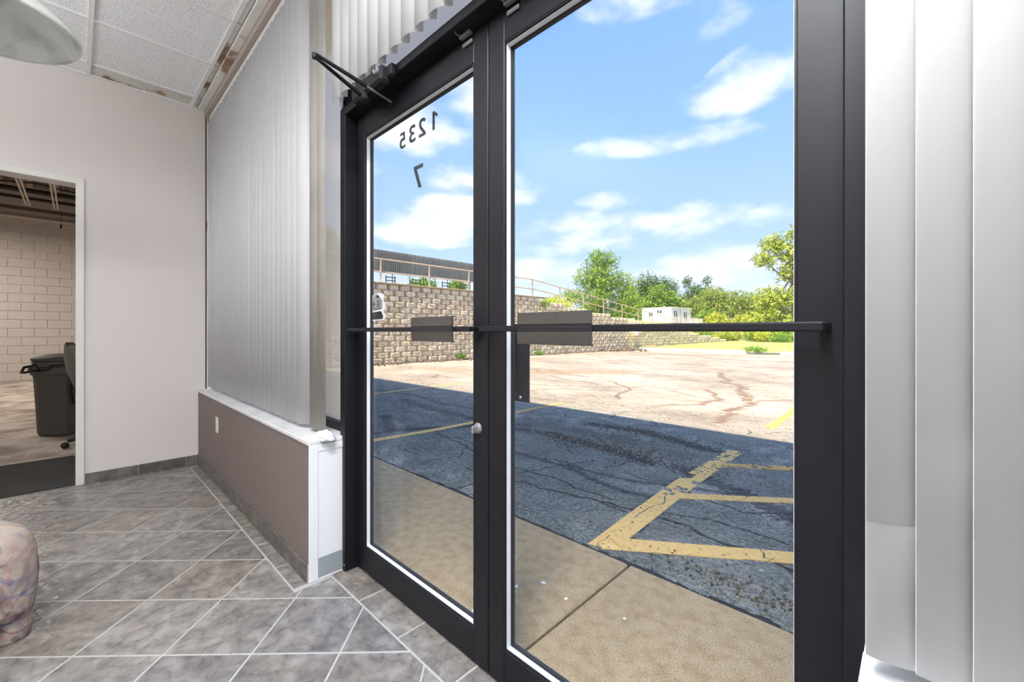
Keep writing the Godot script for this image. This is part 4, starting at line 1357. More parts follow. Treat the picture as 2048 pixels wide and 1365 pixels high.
func build_retaining_wall() -> void:
	var t := base("retaining_wall", "tall stepped retaining wall of tan split-faced blocks", "wall", Vector3.ZERO, 0.0, "", "structure")
	# dark core behind the faces
	var st := st_new()
	var z := -1.0
	while z > -43.2:
		var h := wall_top(z - 0.3)
		bx(st, Vector3(XR - 0.21, h * 0.5 - 0.2, z - 0.275), Vector3(0.28, h + 0.36, 0.55))
		z -= 0.55
	obj("core", st, M.backfill, t)
	var kinds := []
	for k in 6:
		kinds.append(block_mesh(k))
	var rest := []
	for row in 14:
		z = -1.2 - (0.23 if row % 2 else 0.0)
		while z > -43.3:
			var y := 0.1 + row * 0.2
			if y < wall_top(z) + 0.02 and y > ground_y(-12.3, z) - 0.25 - (0.0 if z < -23.5 else 9.0):
				var at := Vector3(XR - row * 0.006 + rng.randf_range(-0.012, 0.012), y, z)
				if z < -5.4 and z > -15.0:
					var o := MeshInstance3D.new()
					o.mesh = kinds[rng.randi() % 6]
					o.material_override = M.wallblock[rng.randi() % 4]
					o.name = part_name("block", t)
					t.add_child(o, true)
					o.position = at
				else:
					rest.append(at)
			z -= 0.46
	var mm := MultiMesh.new()
	mm.transform_format = MultiMesh.TRANSFORM_3D
	mm.mesh = kinds[1]
	mm.instance_count = rest.size()
	for k in rest.size():
		mm.set_instance_transform(k, Transform3D(Basis(Vector3.RIGHT, PI if k % 2 else 0.0), rest[k]))
	var mi := MultiMeshInstance3D.new()
	mi.multimesh = mm
	mi.material_override = M.wallblock[0]
	mi.name = "far_block"
	t.add_child(mi)
	mi.set_meta("kind", "stuff")
	# thin cap slabs
	z = -1.2
	while z > -14.8:
		st = st_new()
		bx(st, Vector3(XR - 0.16, 2.825, z - 0.6), Vector3(0.36, 0.05, 1.19), 0.008)
		obj("cap_slab", st, M.cap, t)
		z -= 1.2

# ------------------------------------------------------------------ blinds
func vane_mesh(width: float, y0: float, y1: float) -> ArrayMesh:
	var n := 10
	var front := []
	var back := []
	for i in n + 1:
		var f := float(i) / n * 2.0 - 1.0
		var sag := 0.016 * (1.0 - f * f)
		front.append(Vector2(f * width * 0.5, sag))
		back.append(Vector2(f * width * 0.5, sag - 0.0011))
	var st := st_new(true)
	for i in n:
		quad(st, Vector3(front[i].x, y0, front[i].y), Vector3(front[i + 1].x, y0, front[i + 1].y), Vector3(front[i + 1].x, y1, front[i + 1].y), Vector3(front[i].x, y1, front[i].y), Vector3.BACK)
		quad(st, Vector3(back[i].x, y0, back[i].y), Vector3(back[i + 1].x, y0, back[i + 1].y), Vector3(back[i + 1].x, y1, back[i + 1].y), Vector3(back[i].x, y1, back[i].y), Vector3.FORWARD)
		for y in [y0, y1]:
			quad(st, Vector3(front[i].x, y, front[i].y), Vector3(front[i + 1].x, y, front[i + 1].y), Vector3(back[i + 1].x, y, back[i + 1].y), Vector3(back[i].x, y, back[i].y), Vector3.DOWN if y == y0 else Vector3.UP)
	return mesh_of(st)

func blind(label: String, xs: Array, turns: Array, z: float, y0: float, rx0: float, rx1: float, greyed: Array) -> void:
	var t := base("vertical_blind", label, "blind", Vector3(0, 0, 0))
	var y1 := 2.93
	var vm := vane_mesh(0.1, y0, y1 - 0.012)
	for k in xs.size():
		var o := MeshInstance3D.new()
		o.mesh = vm
		o.material_override = M.vane_grey if greyed.has(k) else M.vane
		o.name = part_name("slat", t)
		t.add_child(o, true)
		o.position = Vector3(xs[k], 0, z)
		o.rotation.y = deg_to_rad(turns[k])
	var st := st_new()
	bx(st, Vector3((rx0 + rx1) * 0.5, y1 + 0.017, z), Vector3(rx1 - rx0, 0.034, 0.042), 0.004)
	obj("headrail", st, M.rail, t)
	st = st_new()
	for x in xs:
		bx(st, Vector3(x, y1 - 0.006, z), Vector3(0.012, 0.014, 0.004))
	var c := obj("carrier", st, M.rail, t)
	c.set_meta("kind", "stuff")

func build_blinds() -> void:
	var xs := []
	var tu := []
	var x := -3.335
	var k := 0
	while x < -1.2:
		xs.append(x)
		tu.append(33.0 + rng.randf_range(-4.0, 4.0))
		x += 0.0835
	xs.append_array([-1.128, -1.036])
	tu.append_array([2.0, -3.0])
	blind("long white vertical blind reaching down to the sill left of the doors", xs, tu, 0.118, 0.652, -3.37, -0.985, [xs.size() - 1, xs.size() - 2])
	xs = []
	tu = []
	x = -0.90
	while x < 0.95:
		xs.append(x)
		tu.append(17.0 + rng.randf_range(-1.5, 1.5))
		x += 0.085
	blind("short white vertical blind hanging over the double doors", xs, tu, 0.092, 2.187, -0.96, 0.93, [])
	xs = []
	tu = []
	x = 0.997
	while x < 2.2:
		xs.append(x)
		tu.append(25.0 + rng.randf_range(-1.0, 1.0))
		x += 0.0515
		k += 1
	blind("white vertical blind with overlapping slats right of the doors", xs, tu, 0.133, 0.665, 0.95, 3.37, [])

# ------------------------------------------------------------------ things in the room
func build_room_things() -> void:
	# hanging lamp with a wide frosted shade
	var t := base("pendant_lamp", "wide pale glass ceiling lamp shade above the patterned seat", "lamp", Vector3(-1.547, 2.3, 1.187))
	var st := st_new(true)
	var R := 0.276
	lathe(st, [Vector2(R - 0.022, 0.004), Vector2(R - 0.006, 0.0), Vector2(R, 0.006), Vector2(R + 0.001, 0.016), Vector2(R - 0.012, 0.03), Vector2(R * 0.8, 0.075), Vector2(R * 0.55, 0.115), Vector2(R * 0.3, 0.142), Vector2(0.045, 0.155)], Vector3.ZERO, 64)
	lathe(st, [Vector2(0.04, 0.148), Vector2(R * 0.3, 0.134), Vector2(R * 0.54, 0.107), Vector2(R * 0.78, 0.066), Vector2(R - 0.03, 0.018), Vector2(R - 0.022, 0.004)], Vector3.ZERO, 64)
	obj("shade", st, M.shade, t)
	st = st_new(true)
	lathe(st, [Vector2(0, 0.2), Vector2(0.03, 0.198), Vector2(0.045, 0.16), Vector2(0.045, 0.145), Vector2(0.02, 0.14), Vector2(0.02, 0.11), Vector2(0, 0.11)], Vector3.ZERO, 24)
	obj("socket", st, M.closer, t)
	st = st_new(true)
	lathe(st, [Vector2(0, 0.03), Vector2(0.018, 0.035), Vector2(0.029, 0.055), Vector2(0.027, 0.075), Vector2(0.016, 0.1), Vector2(0.0145, 0.115)], Vector3.ZERO, 24)
	obj("bulb", st, M.white, t)
	st = st_new()
	tube(st, [Vector3(0, 0.19, 0), Vector3(0, 0.66, 0)], 0.006, 8)
	obj("stem", st, M.steel, t)
	st = st_new(true)
	lathe(st, [Vector2(0.06, 0.718), Vector2(0.06, 0.705), Vector2(0.045, 0.685), Vector2(0.012, 0.66), Vector2(0, 0.66)], Vector3.ZERO, 24)
	obj("canopy", st, M.white, t)
	# upholstered seat at the left edge
	ottoman()
	# crumpled cloth on the sill
	crumple(Vector3(-0.955, 0.632, 0.135), 0.05, 4, "crumpled white paper at the near end of the sill")
	crumple(Vector3(-3.345, 0.632, 0.13), 0.03, 9, "small white scrap at the far end of the sill")
	# outlet on the knee wall
	t = base("outlet", "beige electrical outlet on the low taupe wall", "outlet", Vector3(-2.704, 0.437, ZK + 0.001))
	st = st_new()
	bx(st, Vector3(0, 0, 0.002), Vector3(0.07, 0.115, 0.006), 0.002)
	obj("plate", st, M.outlet, t)
	for y in [-0.02, 0.02]:
		st = st_new(true)
		lathe(st, [Vector2(0, 0.004), Vector2(0.014, 0.004), Vector2(0.0165, 0.002), Vector2(0.017, 0)], Vector3(0, y, 0.005), 20, Basis(Vector3.RIGHT, PI / 2))
		var s := obj("socket", st, M.white, t)
		st = st_new()
		for x in [-0.006, 0.006]:
			bx(st, Vector3(x, y + 0.003, 0.0088), Vector3(0.002, 0.009, 0.002))
		obj("slot", st, M.black, s)
	st = st_new(true)
	lathe(st, [Vector2(0, 0.002), Vector2(0.003, 0.0015), Vector2(0.0035, 0)], Vector3(0, 0, 0.005), 10, Basis(Vector3.RIGHT, PI / 2))
	obj("screw", st, M.steel, t)

func ottoman() -> void:
	# rounded upholstered seat, its near right corner and foot in view
	var t := base("upholstered_seat", "low upholstered seat in beige fabric with blue and red brush strokes", "seat", Vector3(-1.525, 0.0, 1.45), deg_to_rad(32.05))
	var hx := 0.40    # along the side we see
	var hz := 0.30
	var st := st_new(true)
	var n := 72
	var rings := []
	var levels := [[0.0, 0.12], [0.006, 0.15], [0.010, 0.24], [0.006, 0.32], [-0.004, 0.365], [-0.02, 0.395], [-0.055, 0.415], [-0.12, 0.425], [-0.2, 0.428]]
	for l in levels:
		var ring := []
		for k in n:
			var a := TAU * k / n
			var ca := cos(a)
			var sa := sin(a)
			var px: float = signf(ca) * pow(absf(ca), 0.36) * (hx + l[0])
			var pz: float = signf(sa) * pow(absf(sa), 0.36) * (hz + l[0])
			var y: float = l[1]
			if l == levels[0]:
				# arched apron between the feet
				var e := clampf(1.0 - absf(px) / (hx * 0.82), 0.0, 1.0)
				var e2 := clampf(1.0 - absf(pz) / (hz * 0.78), 0.0, 1.0)
				y = 0.10 + 0.03 * minf(1.0, sqrt(maxf(e, 0.0) if absf(pz) > hz * 0.9 else maxf(e2, 0.0)) * 1.5)
			ring.append(Vector3(px, y, pz))
		rings.append(ring)
	for i in rings.size() - 1:
		for k in n:
			var k2 := (k + 1) % n
			var m: Vector3 = rings[i][k] + rings[i + 1][k2]
			quad(st, rings[i][k], rings[i][k2], rings[i + 1][k2], rings[i + 1][k], Vector3(m.x, 0.02 + (1.0 if i > 4 else 0.0), m.z))
	for k in n:
		tri(st, rings[-1][k], rings[-1][(k + 1) % n], Vector3(0, 0.43, 0), Vector3.UP)
		tri(st, Vector3(rings[0][k].x, 0.15, rings[0][k].z), Vector3(rings[0][(k + 1) % n].x, 0.15, rings[0][(k + 1) % n].z), Vector3(0, 0.15, 0), Vector3.DOWN)
	obj("cushion", st, M.fabric, t)
	for sx in [-1, 1]:
		for sz in [-1, 1]:
			st = st_new(true)
			lathe(st, [Vector2(0.0, 0.0), Vector2(0.046, 0.0), Vector2(0.053, 0.01), Vector2(0.056, 0.06), Vector2(0.056, 0.16)], Vector3(sx * (hx - 0.092), 0, sz * (hz - 0.078)), 20)
			obj("leg", st, M.fabric, t)

func crumple(at: Vector3, r: float, sd: int, label: String) -> void:
	var rr := RandomNumberGenerator.new()
	rr.seed = sd
	var t := st_new()
	var nu := 14
	var nv := 8
	var g := []
	for j in nv + 1:
		var row := []
		for i in nu:
			var th := PI * 0.5 * j / nv
			var ph := TAU * i / nu
			var k := r * rr.randf_range(0.62, 1.15)
			row.append(Vector3(cos(ph) * cos(th) * k * 1.25, maxf(0.0, sin(th) * k * 0.75), sin(ph) * cos(th) * k * 0.8))
		g.append(row)
	for j in nv:
		for i in nu:
			var i2 := (i + 1) % nu
			quad(t, g[j][i], g[j][i2], g[j + 1][i2], g[j + 1][i], g[j][i] + Vector3.UP * 0.01)
	var o := obj("crumpled_paper", t, M.paper)
	o.position = at
	tag(o, label, "paper")

# ------------------------------------------------------------------ warehouse things
func build_warehouse_things() -> void:
	# ribbed mat in the opening
	var t := base("floor_mat", "black ribbed rubber mat in the open doorway", "mat", Vector3(-3.94, 0, 1.375))
	var st := st_new()
	bx(st, Vector3(0, 0.004, 0), Vector3(1.04, 0.008, 0.88), 0.003)
	obj("mat_base", st, M.rubber, t)
	var x := -0.50
	while x < 0.51:
		st = st_new()
		bx(st, Vector3(x, 0.010, 0), Vector3(0.02, 0.006, 0.86), 0.002)
		obj("rib", st, M.rubber, t)
		x += 0.038
	# bin
	t = base("trash_can", "tall round grey bin with a black liner folded over its rim", "bin", Vector3(-5.84, 0, 1.0))
	st = st_new(true)
	lathe(st, [Vector2(0, 0.0), Vector2(0.205, 0.0), Vector2(0.215, 0.015), Vector2(0.222, 0.03), Vector2(0.25, 0.62), Vector2(0.258, 0.66)], Vector3.ZERO, 40)
	obj("body", st, M.can, t)
	st = st_new(true)
	lathe(st, [Vector2(0.262, 0.655), Vector2(0.274, 0.66), Vector2(0.276, 0.69), Vector2(0.264, 0.70), Vector2(0.262, 0.73), Vector2(0.264, 0.80), Vector2(0.25, 0.81), Vector2(0.24, 0.79)], Vector3.ZERO, 40)
	obj("rim", st, M.can, t)
	st = st_new()
	var pts := []
	for k in 49:
		var a := TAU * k / 48.0
		pts.append(Vector3(cos(a) * (0.268 + 0.007 * sin(a * 13.0)), 0.745 + 0.02 * sin(a * 7.0) + 0.012 * sin(a * 19.0), sin(a) * (0.268 + 0.007 * sin(a * 13.0))))
	tube(st, pts, 0.016, 6, false)
	obj("liner", st, M.bag, t)
	st = st_new(true)
	lathe(st, [Vector2(0.27, 0.81), Vector2(0.274, 0.83), Vector2(0.25, 0.85), Vector2(0.16, 0.872), Vector2(0.06, 0.88), Vector2(0, 0.88)], Vector3.ZERO, 40)
	obj("lid", st, M.can, t)
	for s in [-1.0, 1.0]:
		var d: Vector3 = Vector3(cos(1.0), 0, sin(1.0)) * s
		var side := Vector3(-d.z, 0, d.x)
		st = st_new()
		tube(st, [d * 0.255 + side * 0.055 + Vector3(0, 0.76, 0), d * 0.33 + side * 0.05 + Vector3(0, 0.75, 0), d * 0.37 + side * 0.02 + Vector3(0, 0.70, 0), d * 0.37 - side * 0.02 + Vector3(0, 0.70, 0), d * 0.33 - side * 0.05 + Vector3(0, 0.71, 0), d * 0.255 - side * 0.055 + Vector3(0, 0.72, 0)], 0.013, 8)
		obj("handle", st, M.black, t)
	# office chair, seen from the side past the door casing
	t = base("office_chair", "black swivel office chair half hidden behind the doorway", "chair", Vector3(-4.92, 0, 0.69), deg_to_rad(97.0))
	# local: the chair faces +x
	st = st_new(true)
	lathe(st, [Vector2(0, 0.08), Vector2(0.045, 0.08), Vector2(0.045, 0.12), Vector2(0.03, 0.14), Vector2(0.026, 0.40), Vector2(0, 0.40)], Vector3.ZERO, 20)
	obj("column", st, M.black, t)
	for k in 5:
		var a := TAU * (k + 0.5) / 5.0
		var d := Vector3(cos(a), 0, sin(a))
		st = st_new()
		tube(st, [d * 0.03 + Vector3(0, 0.105, 0), d * 0.17 + Vector3(0, 0.1, 0), d * 0.3 + Vector3(0, 0.07, 0)], [0.032, 0.026, 0.018], 10)
		var leg := obj("leg", st, M.black, t)
		st = st_new(true)
		var ax := Vector3(-d.z, 0, d.x)
		for s in [-0.022, 0.006]:
			lathe(st, [Vector2(0, 0), Vector2(0.026, 0.001), Vector2(0.029, 0.005), Vector2(0.029, 0.012), Vector2(0.026, 0.016), Vector2(0, 0.017)], d * 0.315 + Vector3(0, 0.029, 0) + ax * s, 16, Basis(d, Vector3(ax.x, ax.y, ax.z), Vector3.UP))
		obj("caster", st, M.black, leg)
	st = st_new()
	bx(st, Vector3(0.03, 0.455, 0), Vector3(0.48, 0.07, 0.48), 0.03)
	obj("seat", st, M.chair_cloth, t)
	st = st_new()
	tube(st, [Vector3(0.0, 0.41, 0), Vector3(-0.2, 0.41, 0), Vector3(-0.27, 0.44, 0), Vector3(-0.285, 0.55, 0), Vector3(-0.275, 0.7, 0)], 0.022, 8)
	obj("back_post", st, M.black, t)
	for pass_ in 2:
		st = st_new(true)
		var g := []
		for j in 13:
			var f := j / 12.0
			var row := []
			for i in 13:
				var e := i / 12.0 * 2.0 - 1.0
				var wdt := 0.22 * pow(maxf(0.0, 1.0 - pow(absf(f * 2.0 - 1.0), 3.2)), 0.5)
				var y := 0.54 + f * 0.48
				var lean := -0.235 - 0.06 * sin(f * PI) * 0.6 - 0.075 * f * f
				var wrap := 0.05 * e * e
				var th := 0.035 * pow(maxf(0.0, 1.0 - pow(absf(e), 2.5)), 0.5) * pow(maxf(0.0, 1.0 - pow(absf(f * 2.0 - 1.0), 4.0)), 0.5)
				row.append(Vector3(lean + wrap + (th + 0.004 if pass_ == 1 else -th * 0.55), y, e * wdt))
			g.append(row)
		for j in 12:
			for i in 12:
				quad(st, g[j][i], g[j][i + 1], g[j + 1][i + 1], g[j + 1][i], Vector3(1 if pass_ == 1 else -1, 0, 0))
		obj("back_cushion" if pass_ == 1 else "back_shell", st, M.chair_cloth if pass_ == 1 else M.chair_shell, t)

# ------------------------------------------------------------------ things outside
func build_outside_things() -> void:
	# handrail along the wall top
	var t := base("handrail", "weathered metal pipe handrail along the top of the block wall", "railing")
	var zs := [-4.5, -6.55, -8.6, -10.6, -12.65, -14.7, -16.9, -19.05, -21.2, -23.4, -25.55, -27.7, -29.9, -32.1]
	var tops := []
	for z in zs:
		var y := 3.70
		if z < -14.0:
			y = lerpf(3.70, 2.02, clampf((-14.7 - z) / 17.4, 0.0, 1.0))
		tops.append(Vector3(XR - 0.25, y, z))
		var st := st_new()
		tube(st, [Vector3(XR - 0.25, wall_top(z) - 0.1, z), Vector3(XR - 0.25, y, z)], 0.034, 8)
		obj("post", st, M.railing, t)
	for dy in [0.0, -0.46]:
		var st := st_new()
		var pts := []
		for p in tops:
			pts.append(p + Vector3(0, dy, 0))
		tube(st, pts, 0.027, 8)
		obj("rail", st, M.railing, t)
	# dark ribbed screen on posts further back
	t = base("screen_fence", "dark ribbed sheet screen on thin posts behind the handrail", "fence")
	var z := -3.2
	while z > -12.9:
		var st := st_new()
		bx(st, Vector3(-15.0, 4.05, z - 0.25), Vector3(0.02, 0.93, 0.5), 0.002)
		for r in 5:
			bx(st, Vector3(-14.98, 4.05, z - 0.05 - r * 0.1), Vector3(0.03, 0.93, 0.035), 0.006)
		obj("sheet", st, M.screen, t)
		z -= 0.5
	for zz in [-3.6, -5.2, -7.3, -8.4, -9.25, -9.95, -10.6, -11.3, -12.1, -12.7]:
		var st := st_new()
		tube(st, [Vector3(-15.04, 2.6, zz), Vector3(-15.04, 4.4, zz)], 0.018, 6)
		obj("post", st, M.darksteel, t)
	# small rectangular frames standing below the screen
	var k := 0
	for fz in [-8.17, -9.43, -11.03, -12.24, -6.4]:
		var f := base("steel_frame", ["small dark rectangular steel frame under the screen, second from the left", "small dark rectangular steel frame under the screen, third from the left", "small dark rectangular steel frame under the screen, fourth from the left", "small dark rectangular steel frame nearest the door meeting stiles", "small dark rectangular steel frame under the left end of the screen"][k], "frame", Vector3(-14.8, 2.75, fz), 0.0, "steel frames under the screen")
		for s in [-0.21, 0.21]:
			var st := st_new()
			bx(st, Vector3(0, 0.35, s), Vector3(0.035, 0.7, 0.035), 0.004)
			obj("upright", st, M.darksteel, f)
		for y in [0.5, 0.64]:
			var st := st_new()
			bx(st, Vector3(0, y, 0), Vector3(0.035, 0.035, 0.42), 0.004)
			obj("crossbar", st, M.darksteel, f)
		k += 1
	# site trailer
	t = base("site_trailer", "white site trailer with small dark windows below the trees", "trailer", Vector3(-23.0, 2.05, -55.1), deg_to_rad(-3.0))
	var st := st_new()
	bx(st, Vector3(-2.2, 1.32, -3.0), Vector3(4.4, 2.1, 6.0), 0.04)
	obj("body", st, M.trailer, t)
	st = st_new()
	bx(st, Vector3(-2.2, 2.40, -3.0), Vector3(4.6, 0.08, 6.2), 0.02)
	obj("roof", st, M.trailer, t)
	for w in [[-3.0, 1.5, 0.62, 0.55, 0], [-1.7, 1.85, 0.7, 0.42, 0], [0, 1.55, 0.9, 0.75, -1.2], [0, 1.45, 0.8, 0.8, -4.2]]:
		st = st_new()
		if w[4] == 0:
			bx(st, Vector3(w[0], w[1], 0.01), Vector3(w[2], w[3], 0.06), 0.01)
		else:
			bx(st, Vector3(0.01, w[1], w[4]), Vector3(0.06, w[3], w[2]), 0.01)
		var f := obj("window", st, M.window_dark, t)
		st = st_new()
		if w[4] == 0:
			bx(st, Vector3(w[0], w[1], 0.045), Vector3(0.05, w[3], 0.02))
		else:
			bx(st, Vector3(0.045, w[1], w[4]), Vector3(0.02, w[3], 0.05))
		obj("mullion", st, M.trailer, f)
	st = st_new()
	bx(st, Vector3(0.02, 1.3, -2.6), Vector3(0.04, 2.0, 0.12))
	obj("corner_post", st, M.greybase, t)
	st = st_new()
	for s in [-3.9, -0.5]:
		for zz in [-0.4, -5.4]:
			bx(st, Vector3(s, 0.13, zz), Vector3(0.3, 0.3, 0.3), 0.02)
	obj("support", st, M.darksteel, t)
	# low white boxes beside it
	t = base("storage_box", "low white container left of the site trailer", "container", Vector3(-29.4, 2.1, -53.0), deg_to_rad(-20.0))
	st = st_new()
	bx(st, Vector3(0, 0.42, 0), Vector3(4.0, 0.84, 1.6), 0.03)
	obj("body", st, M.trailer, t)
	for s in [-1.9, -0.95, 0.0, 0.95, 1.9]:
		st = st_new()
		bx(st, Vector3(s, 0.42, 0.81), Vector3(0.08, 0.84, 0.04), 0.01)
		obj("rib", st, M.greybase, t)
	# chain-link fence right of the trailer
	t = base("chain_link_fence", "grey chain-link fence right of the site trailer", "fence")
	var fa := Vector3(-24.6, 1.7, -64.0)
	var fb := Vector3(-18.9, 1.3, -71.0)
	for i in 9:
		st = st_new()
		var p := fa.lerp(fb, i / 8.0)
		tube(st, [p, p + Vector3(0, 1.62, 0)], 0.045, 6)
		obj("post", st, M.steel, t)
	st = st_new()
	tube(st, [fa + Vector3(0, 1.6, 0), fb + Vector3(0, 1.6, 0)], 0.04, 6)
	obj("top_rail", st, M.steel, t)
	st = st_new()
	var run := (fb - fa).length()
	var dir := (fb - fa).normalized()
	var q := -1.6
	while q < run:
		for s in [0, 1]:
			var a0 := clampf(q, 0.0, run)
			var a1 := clampf(q + 1.6, 0.0, run)
			var y0 := (a0 - q)
			var y1 := (a1 - q)
			if s == 1:
				y0 = 1.6 - y0
				y1 = 1.6 - y1
			if a1 > a0:
				tube(st, [fa + dir * a0 + Vector3(0, y0, 0), fa + dir * a1 + Vector3(0, y1, 0)], 0.012, 4, false)
		q += 0.16
	var net := obj("wire_net", st, M.steel, t)
	net.set_meta("kind", "stuff")
	# pole behind the tall tree
	t = base("utility_pole", "thin dark pole standing behind the tall tree", "pole", Vector3(-33.0, 2.1, -49.8))
	st = st_new()
	tube(st, [Vector3.ZERO, Vector3(0, 9.4, 0)], [0.12, 0.08], 8)
	obj("shaft", st, M.darksteel, t)
	st = st_new()
	bx(st, Vector3(0, 9.2, 0), Vector3(0.7, 0.12, 0.12), 0.02)
	obj("crossarm", st, M.darksteel, t)
	# made-up lamp standing in for a small bright glint of unknown source
	t = base("glint_lamp", "added glowing lamp with a flat white shade standing in for a bright glint by the block wall", "lamp", Vector3(XR + 0.30, 0.955, -24.2))
	st = st_new(true)
	lathe(st, [Vector2(0.40, 0.115), Vector2(0.39, 0.13), Vector2(0.16, 0.16), Vector2(0.05, 0.2), Vector2(0, 0.2)], Vector3.ZERO, 28)
	lathe(st, [Vector2(0, 0.15), Vector2(0.15, 0.145), Vector2(0.40, 0.115)], Vector3.ZERO, 28)
	obj("shade", st, M.lamp_white, t)
	st = st_new(true)
	lathe(st, [Vector2(0, -0.04), Vector2(0.06, -0.03), Vector2(0.1, 0.03), Vector2(0.08, 0.09), Vector2(0.04, 0.15)], Vector3.ZERO, 20)
	obj("bulb", st, lamp_mat(Color(1, 0.95, 0.86), 4.0), t)
	st = st_new()
	tube(st, [Vector3(-0.3, 0.14, 0), Vector3(-0.12, 0.22, 0), Vector3(0, 0.2, 0)], 0.02, 6)
	obj("arm", st, M.lamp_white, t)
	var l := OmniLight3D.new()
	l.name = "bulb_glow"
	l.light_color = Color(1, 0.92, 0.8)
	l.light_energy = 0.03
	l.light_size = 0.08
	l.shadow_enabled = true
	t.add_child(l)
	l.position = Vector3(0, 0.04, 0)
	# rubble at the foot of the wall
	var mm := MultiMesh.new()
	mm.transform_format = MultiMesh.TRANSFORM_3D
	mm.use_colors = true
	mm.mesh = pebble_mesh()
	mm.instance_count = 900
	for i in 900:
		var zz := -rng.randf_range(5.0, 23.0)
		var heap := rng.randf() < 0.35
		if heap:
			zz = -22.6 + rng.randfn(0, 1.1)
		var s := rng.randf_range(0.02, 0.06) * (2.2 if heap else 1.0)
		mm.set_instance_transform(i, Transform3D(Basis.from_euler(Vector3(rng.randf() * 6, rng.randf() * 6, rng.randf() * 6)).scaled(Vector3.ONE * s), Vector3(XR + 0.05 + absf(rng.randfn(0, 0.22 if not heap else 0.6)), LOT_Y + s * 0.5, zz)))
		var v := rng.randf_range(0.16, 0.5)
		mm.set_instance_color(i, Color(v * 1.05, v * 0.93, v * 0.8))
	var mi := MultiMeshInstance3D.new()
	mi.multimesh = mm
	mi.material_override = M.stone
	mi.name = "rubble"
	add_child(mi)
	tag(mi, "strip of rubble and dirt along the foot of the block wall", "rubble", "", "stuff")

# ------------------------------------------------------------------ plants
func leaf_cluster(sd: int, size: float) -> ArrayMesh:
	var r := RandomNumberGenerator.new()
	r.seed = sd
	var st := st_new()
	for k in 7:
		var c := Vector3(r.randfn(), r.randfn(), r.randfn()) * 0.42
		var b := Basis.from_euler(Vector3(r.randf_range(-1.1, 1.1), r.randf() * TAU, r.randf_range(-1.1, 1.1)))
		var l := r.randf_range(0.3, 0.48)
		var w := l * 0.36
		var p := [Vector3(0, 0, -l), Vector3(w, 0.06, -l * 0.1), Vector3(0, 0.0, l), Vector3(-w, 0.06, -l * 0.1)]
		tri(st, (c + b * p[0]) * size, (c + b * p[1]) * size, (c + b * p[2]) * size, b * Vector3.UP)
		tri(st, (c + b * p[0]) * size, (c + b * p[2]) * size, (c + b * p[3]) * size, b * Vector3.UP)
	return mesh_of(st)

var clusters := {}
# lobes: [dx, dy, dz, rx, ry] around the base; leaves sit mostly near the lobes' skins
func plant(called: String, label: String, category: String, at: Vector3, lobes: Array, count: int, leaf_size: float, mk: int, trunk_h: float, trunk_r: float, group := "", sparse := 0.0) -> void:
	var t := base(called, label, category, at, 0.0, group)
	var r := RandomNumberGenerator.new()
	r.seed = hash(label) + int(at.x * 13.0) + int(at.z * 7.0)
	if trunk_h > 0.0:
		var st := st_new()
		tube(st, [Vector3(0, -0.3, 0), Vector3(0.04, trunk_h * 0.5, 0), Vector3(0, trunk_h, 0.05)], [trunk_r, trunk_r * 0.8, trunk_r * 0.5], 8)
		var tr := obj("trunk" if category == "tree" else "stem", st, M.bark, t)
		for lb in lobes:
			st = st_new()
			var e := Vector3(lb[0], lb[1], lb[2])
			var s := Vector3(0, trunk_h * r.randf_range(0.55, 0.95), 0)
			tube(st, [s, s.lerp(e, 0.5) + Vector3(0, -0.05 * e.length(), 0), e, e + Vector3(lb[0] * 0.1, lb[4] * 0.6, lb[2] * 0.1)], [trunk_r * 0.4, trunk_r * 0.28, trunk_r * 0.16, trunk_r * 0.07], 6)
			obj("branch", st, M.bark, tr)
	if not clusters.has(leaf_size):
		clusters[leaf_size] = leaf_cluster(int(leaf_size * 1000), leaf_size)
	var mm := MultiMesh.new()
	mm.transform_format = MultiMesh.TRANSFORM_3D
	mm.use_colors = true
	mm.mesh = clusters[leaf_size]
	mm.instance_count = count
	var vol := []
	var tot := 0.0
	for lb in lobes:
		tot += lb[3] * lb[3] * lb[4]
		vol.append(tot)
	for k in count:
		var pick := r.randf() * tot
		var li := 0
		while li < lobes.size() - 1 and vol[li] < pick:
			li += 1
		var lb: Array = lobes[li]
		var d := Vector3(r.randfn(), r.randfn(), r.randfn()).normalized()
		var rad := pow(r.randf(), 0.42 + sparse) * r.randf_range(0.82, 1.12)
		var p := Vector3(lb[0] + d.x * lb[3] * rad, lb[1] + d.y * lb[4] * rad, lb[2] + d.z * lb[3] * rad)
		p.y = maxf(p.y, 0.02)
		mm.set_instance_transform(k, Transform3D(Basis.from_euler(Vector3(r.randf_range(-0.6, 0.6), r.randf() * TAU, r.randf_range(-0.6, 0.6))).scaled(Vector3.ONE * r.randf_range(0.7, 1.25)), p))
		var v := r.randf_range(0.5, 1.2)
		mm.set_instance_color(k, Color(v * r.randf_range(0.9, 1.15), v, v * r.randf_range(0.75, 1.0)))
	var mi := MultiMeshInstance3D.new()
	mi.multimesh = mm
	mi.material_override = M.leaf[mk]
	mi.name = "crown" if category == "tree" else "foliage"
	t.add_child(mi)
	mi.set_meta("kind", "stuff")

func bush_lobes(w: float, h: float, sd: int) -> Array:
	var r := RandomNumberGenerator.new()
	r.seed = sd
	var out := []
	for k in 5:
		out.append([r.randf_range(-0.5, 0.5) * w, h * r.randf_range(0.35, 0.62), r.randf_range(-0.4, 0.4) * w, w * r.randf_range(0.38, 0.55), h * r.randf_range(0.32, 0.45)])
	return out

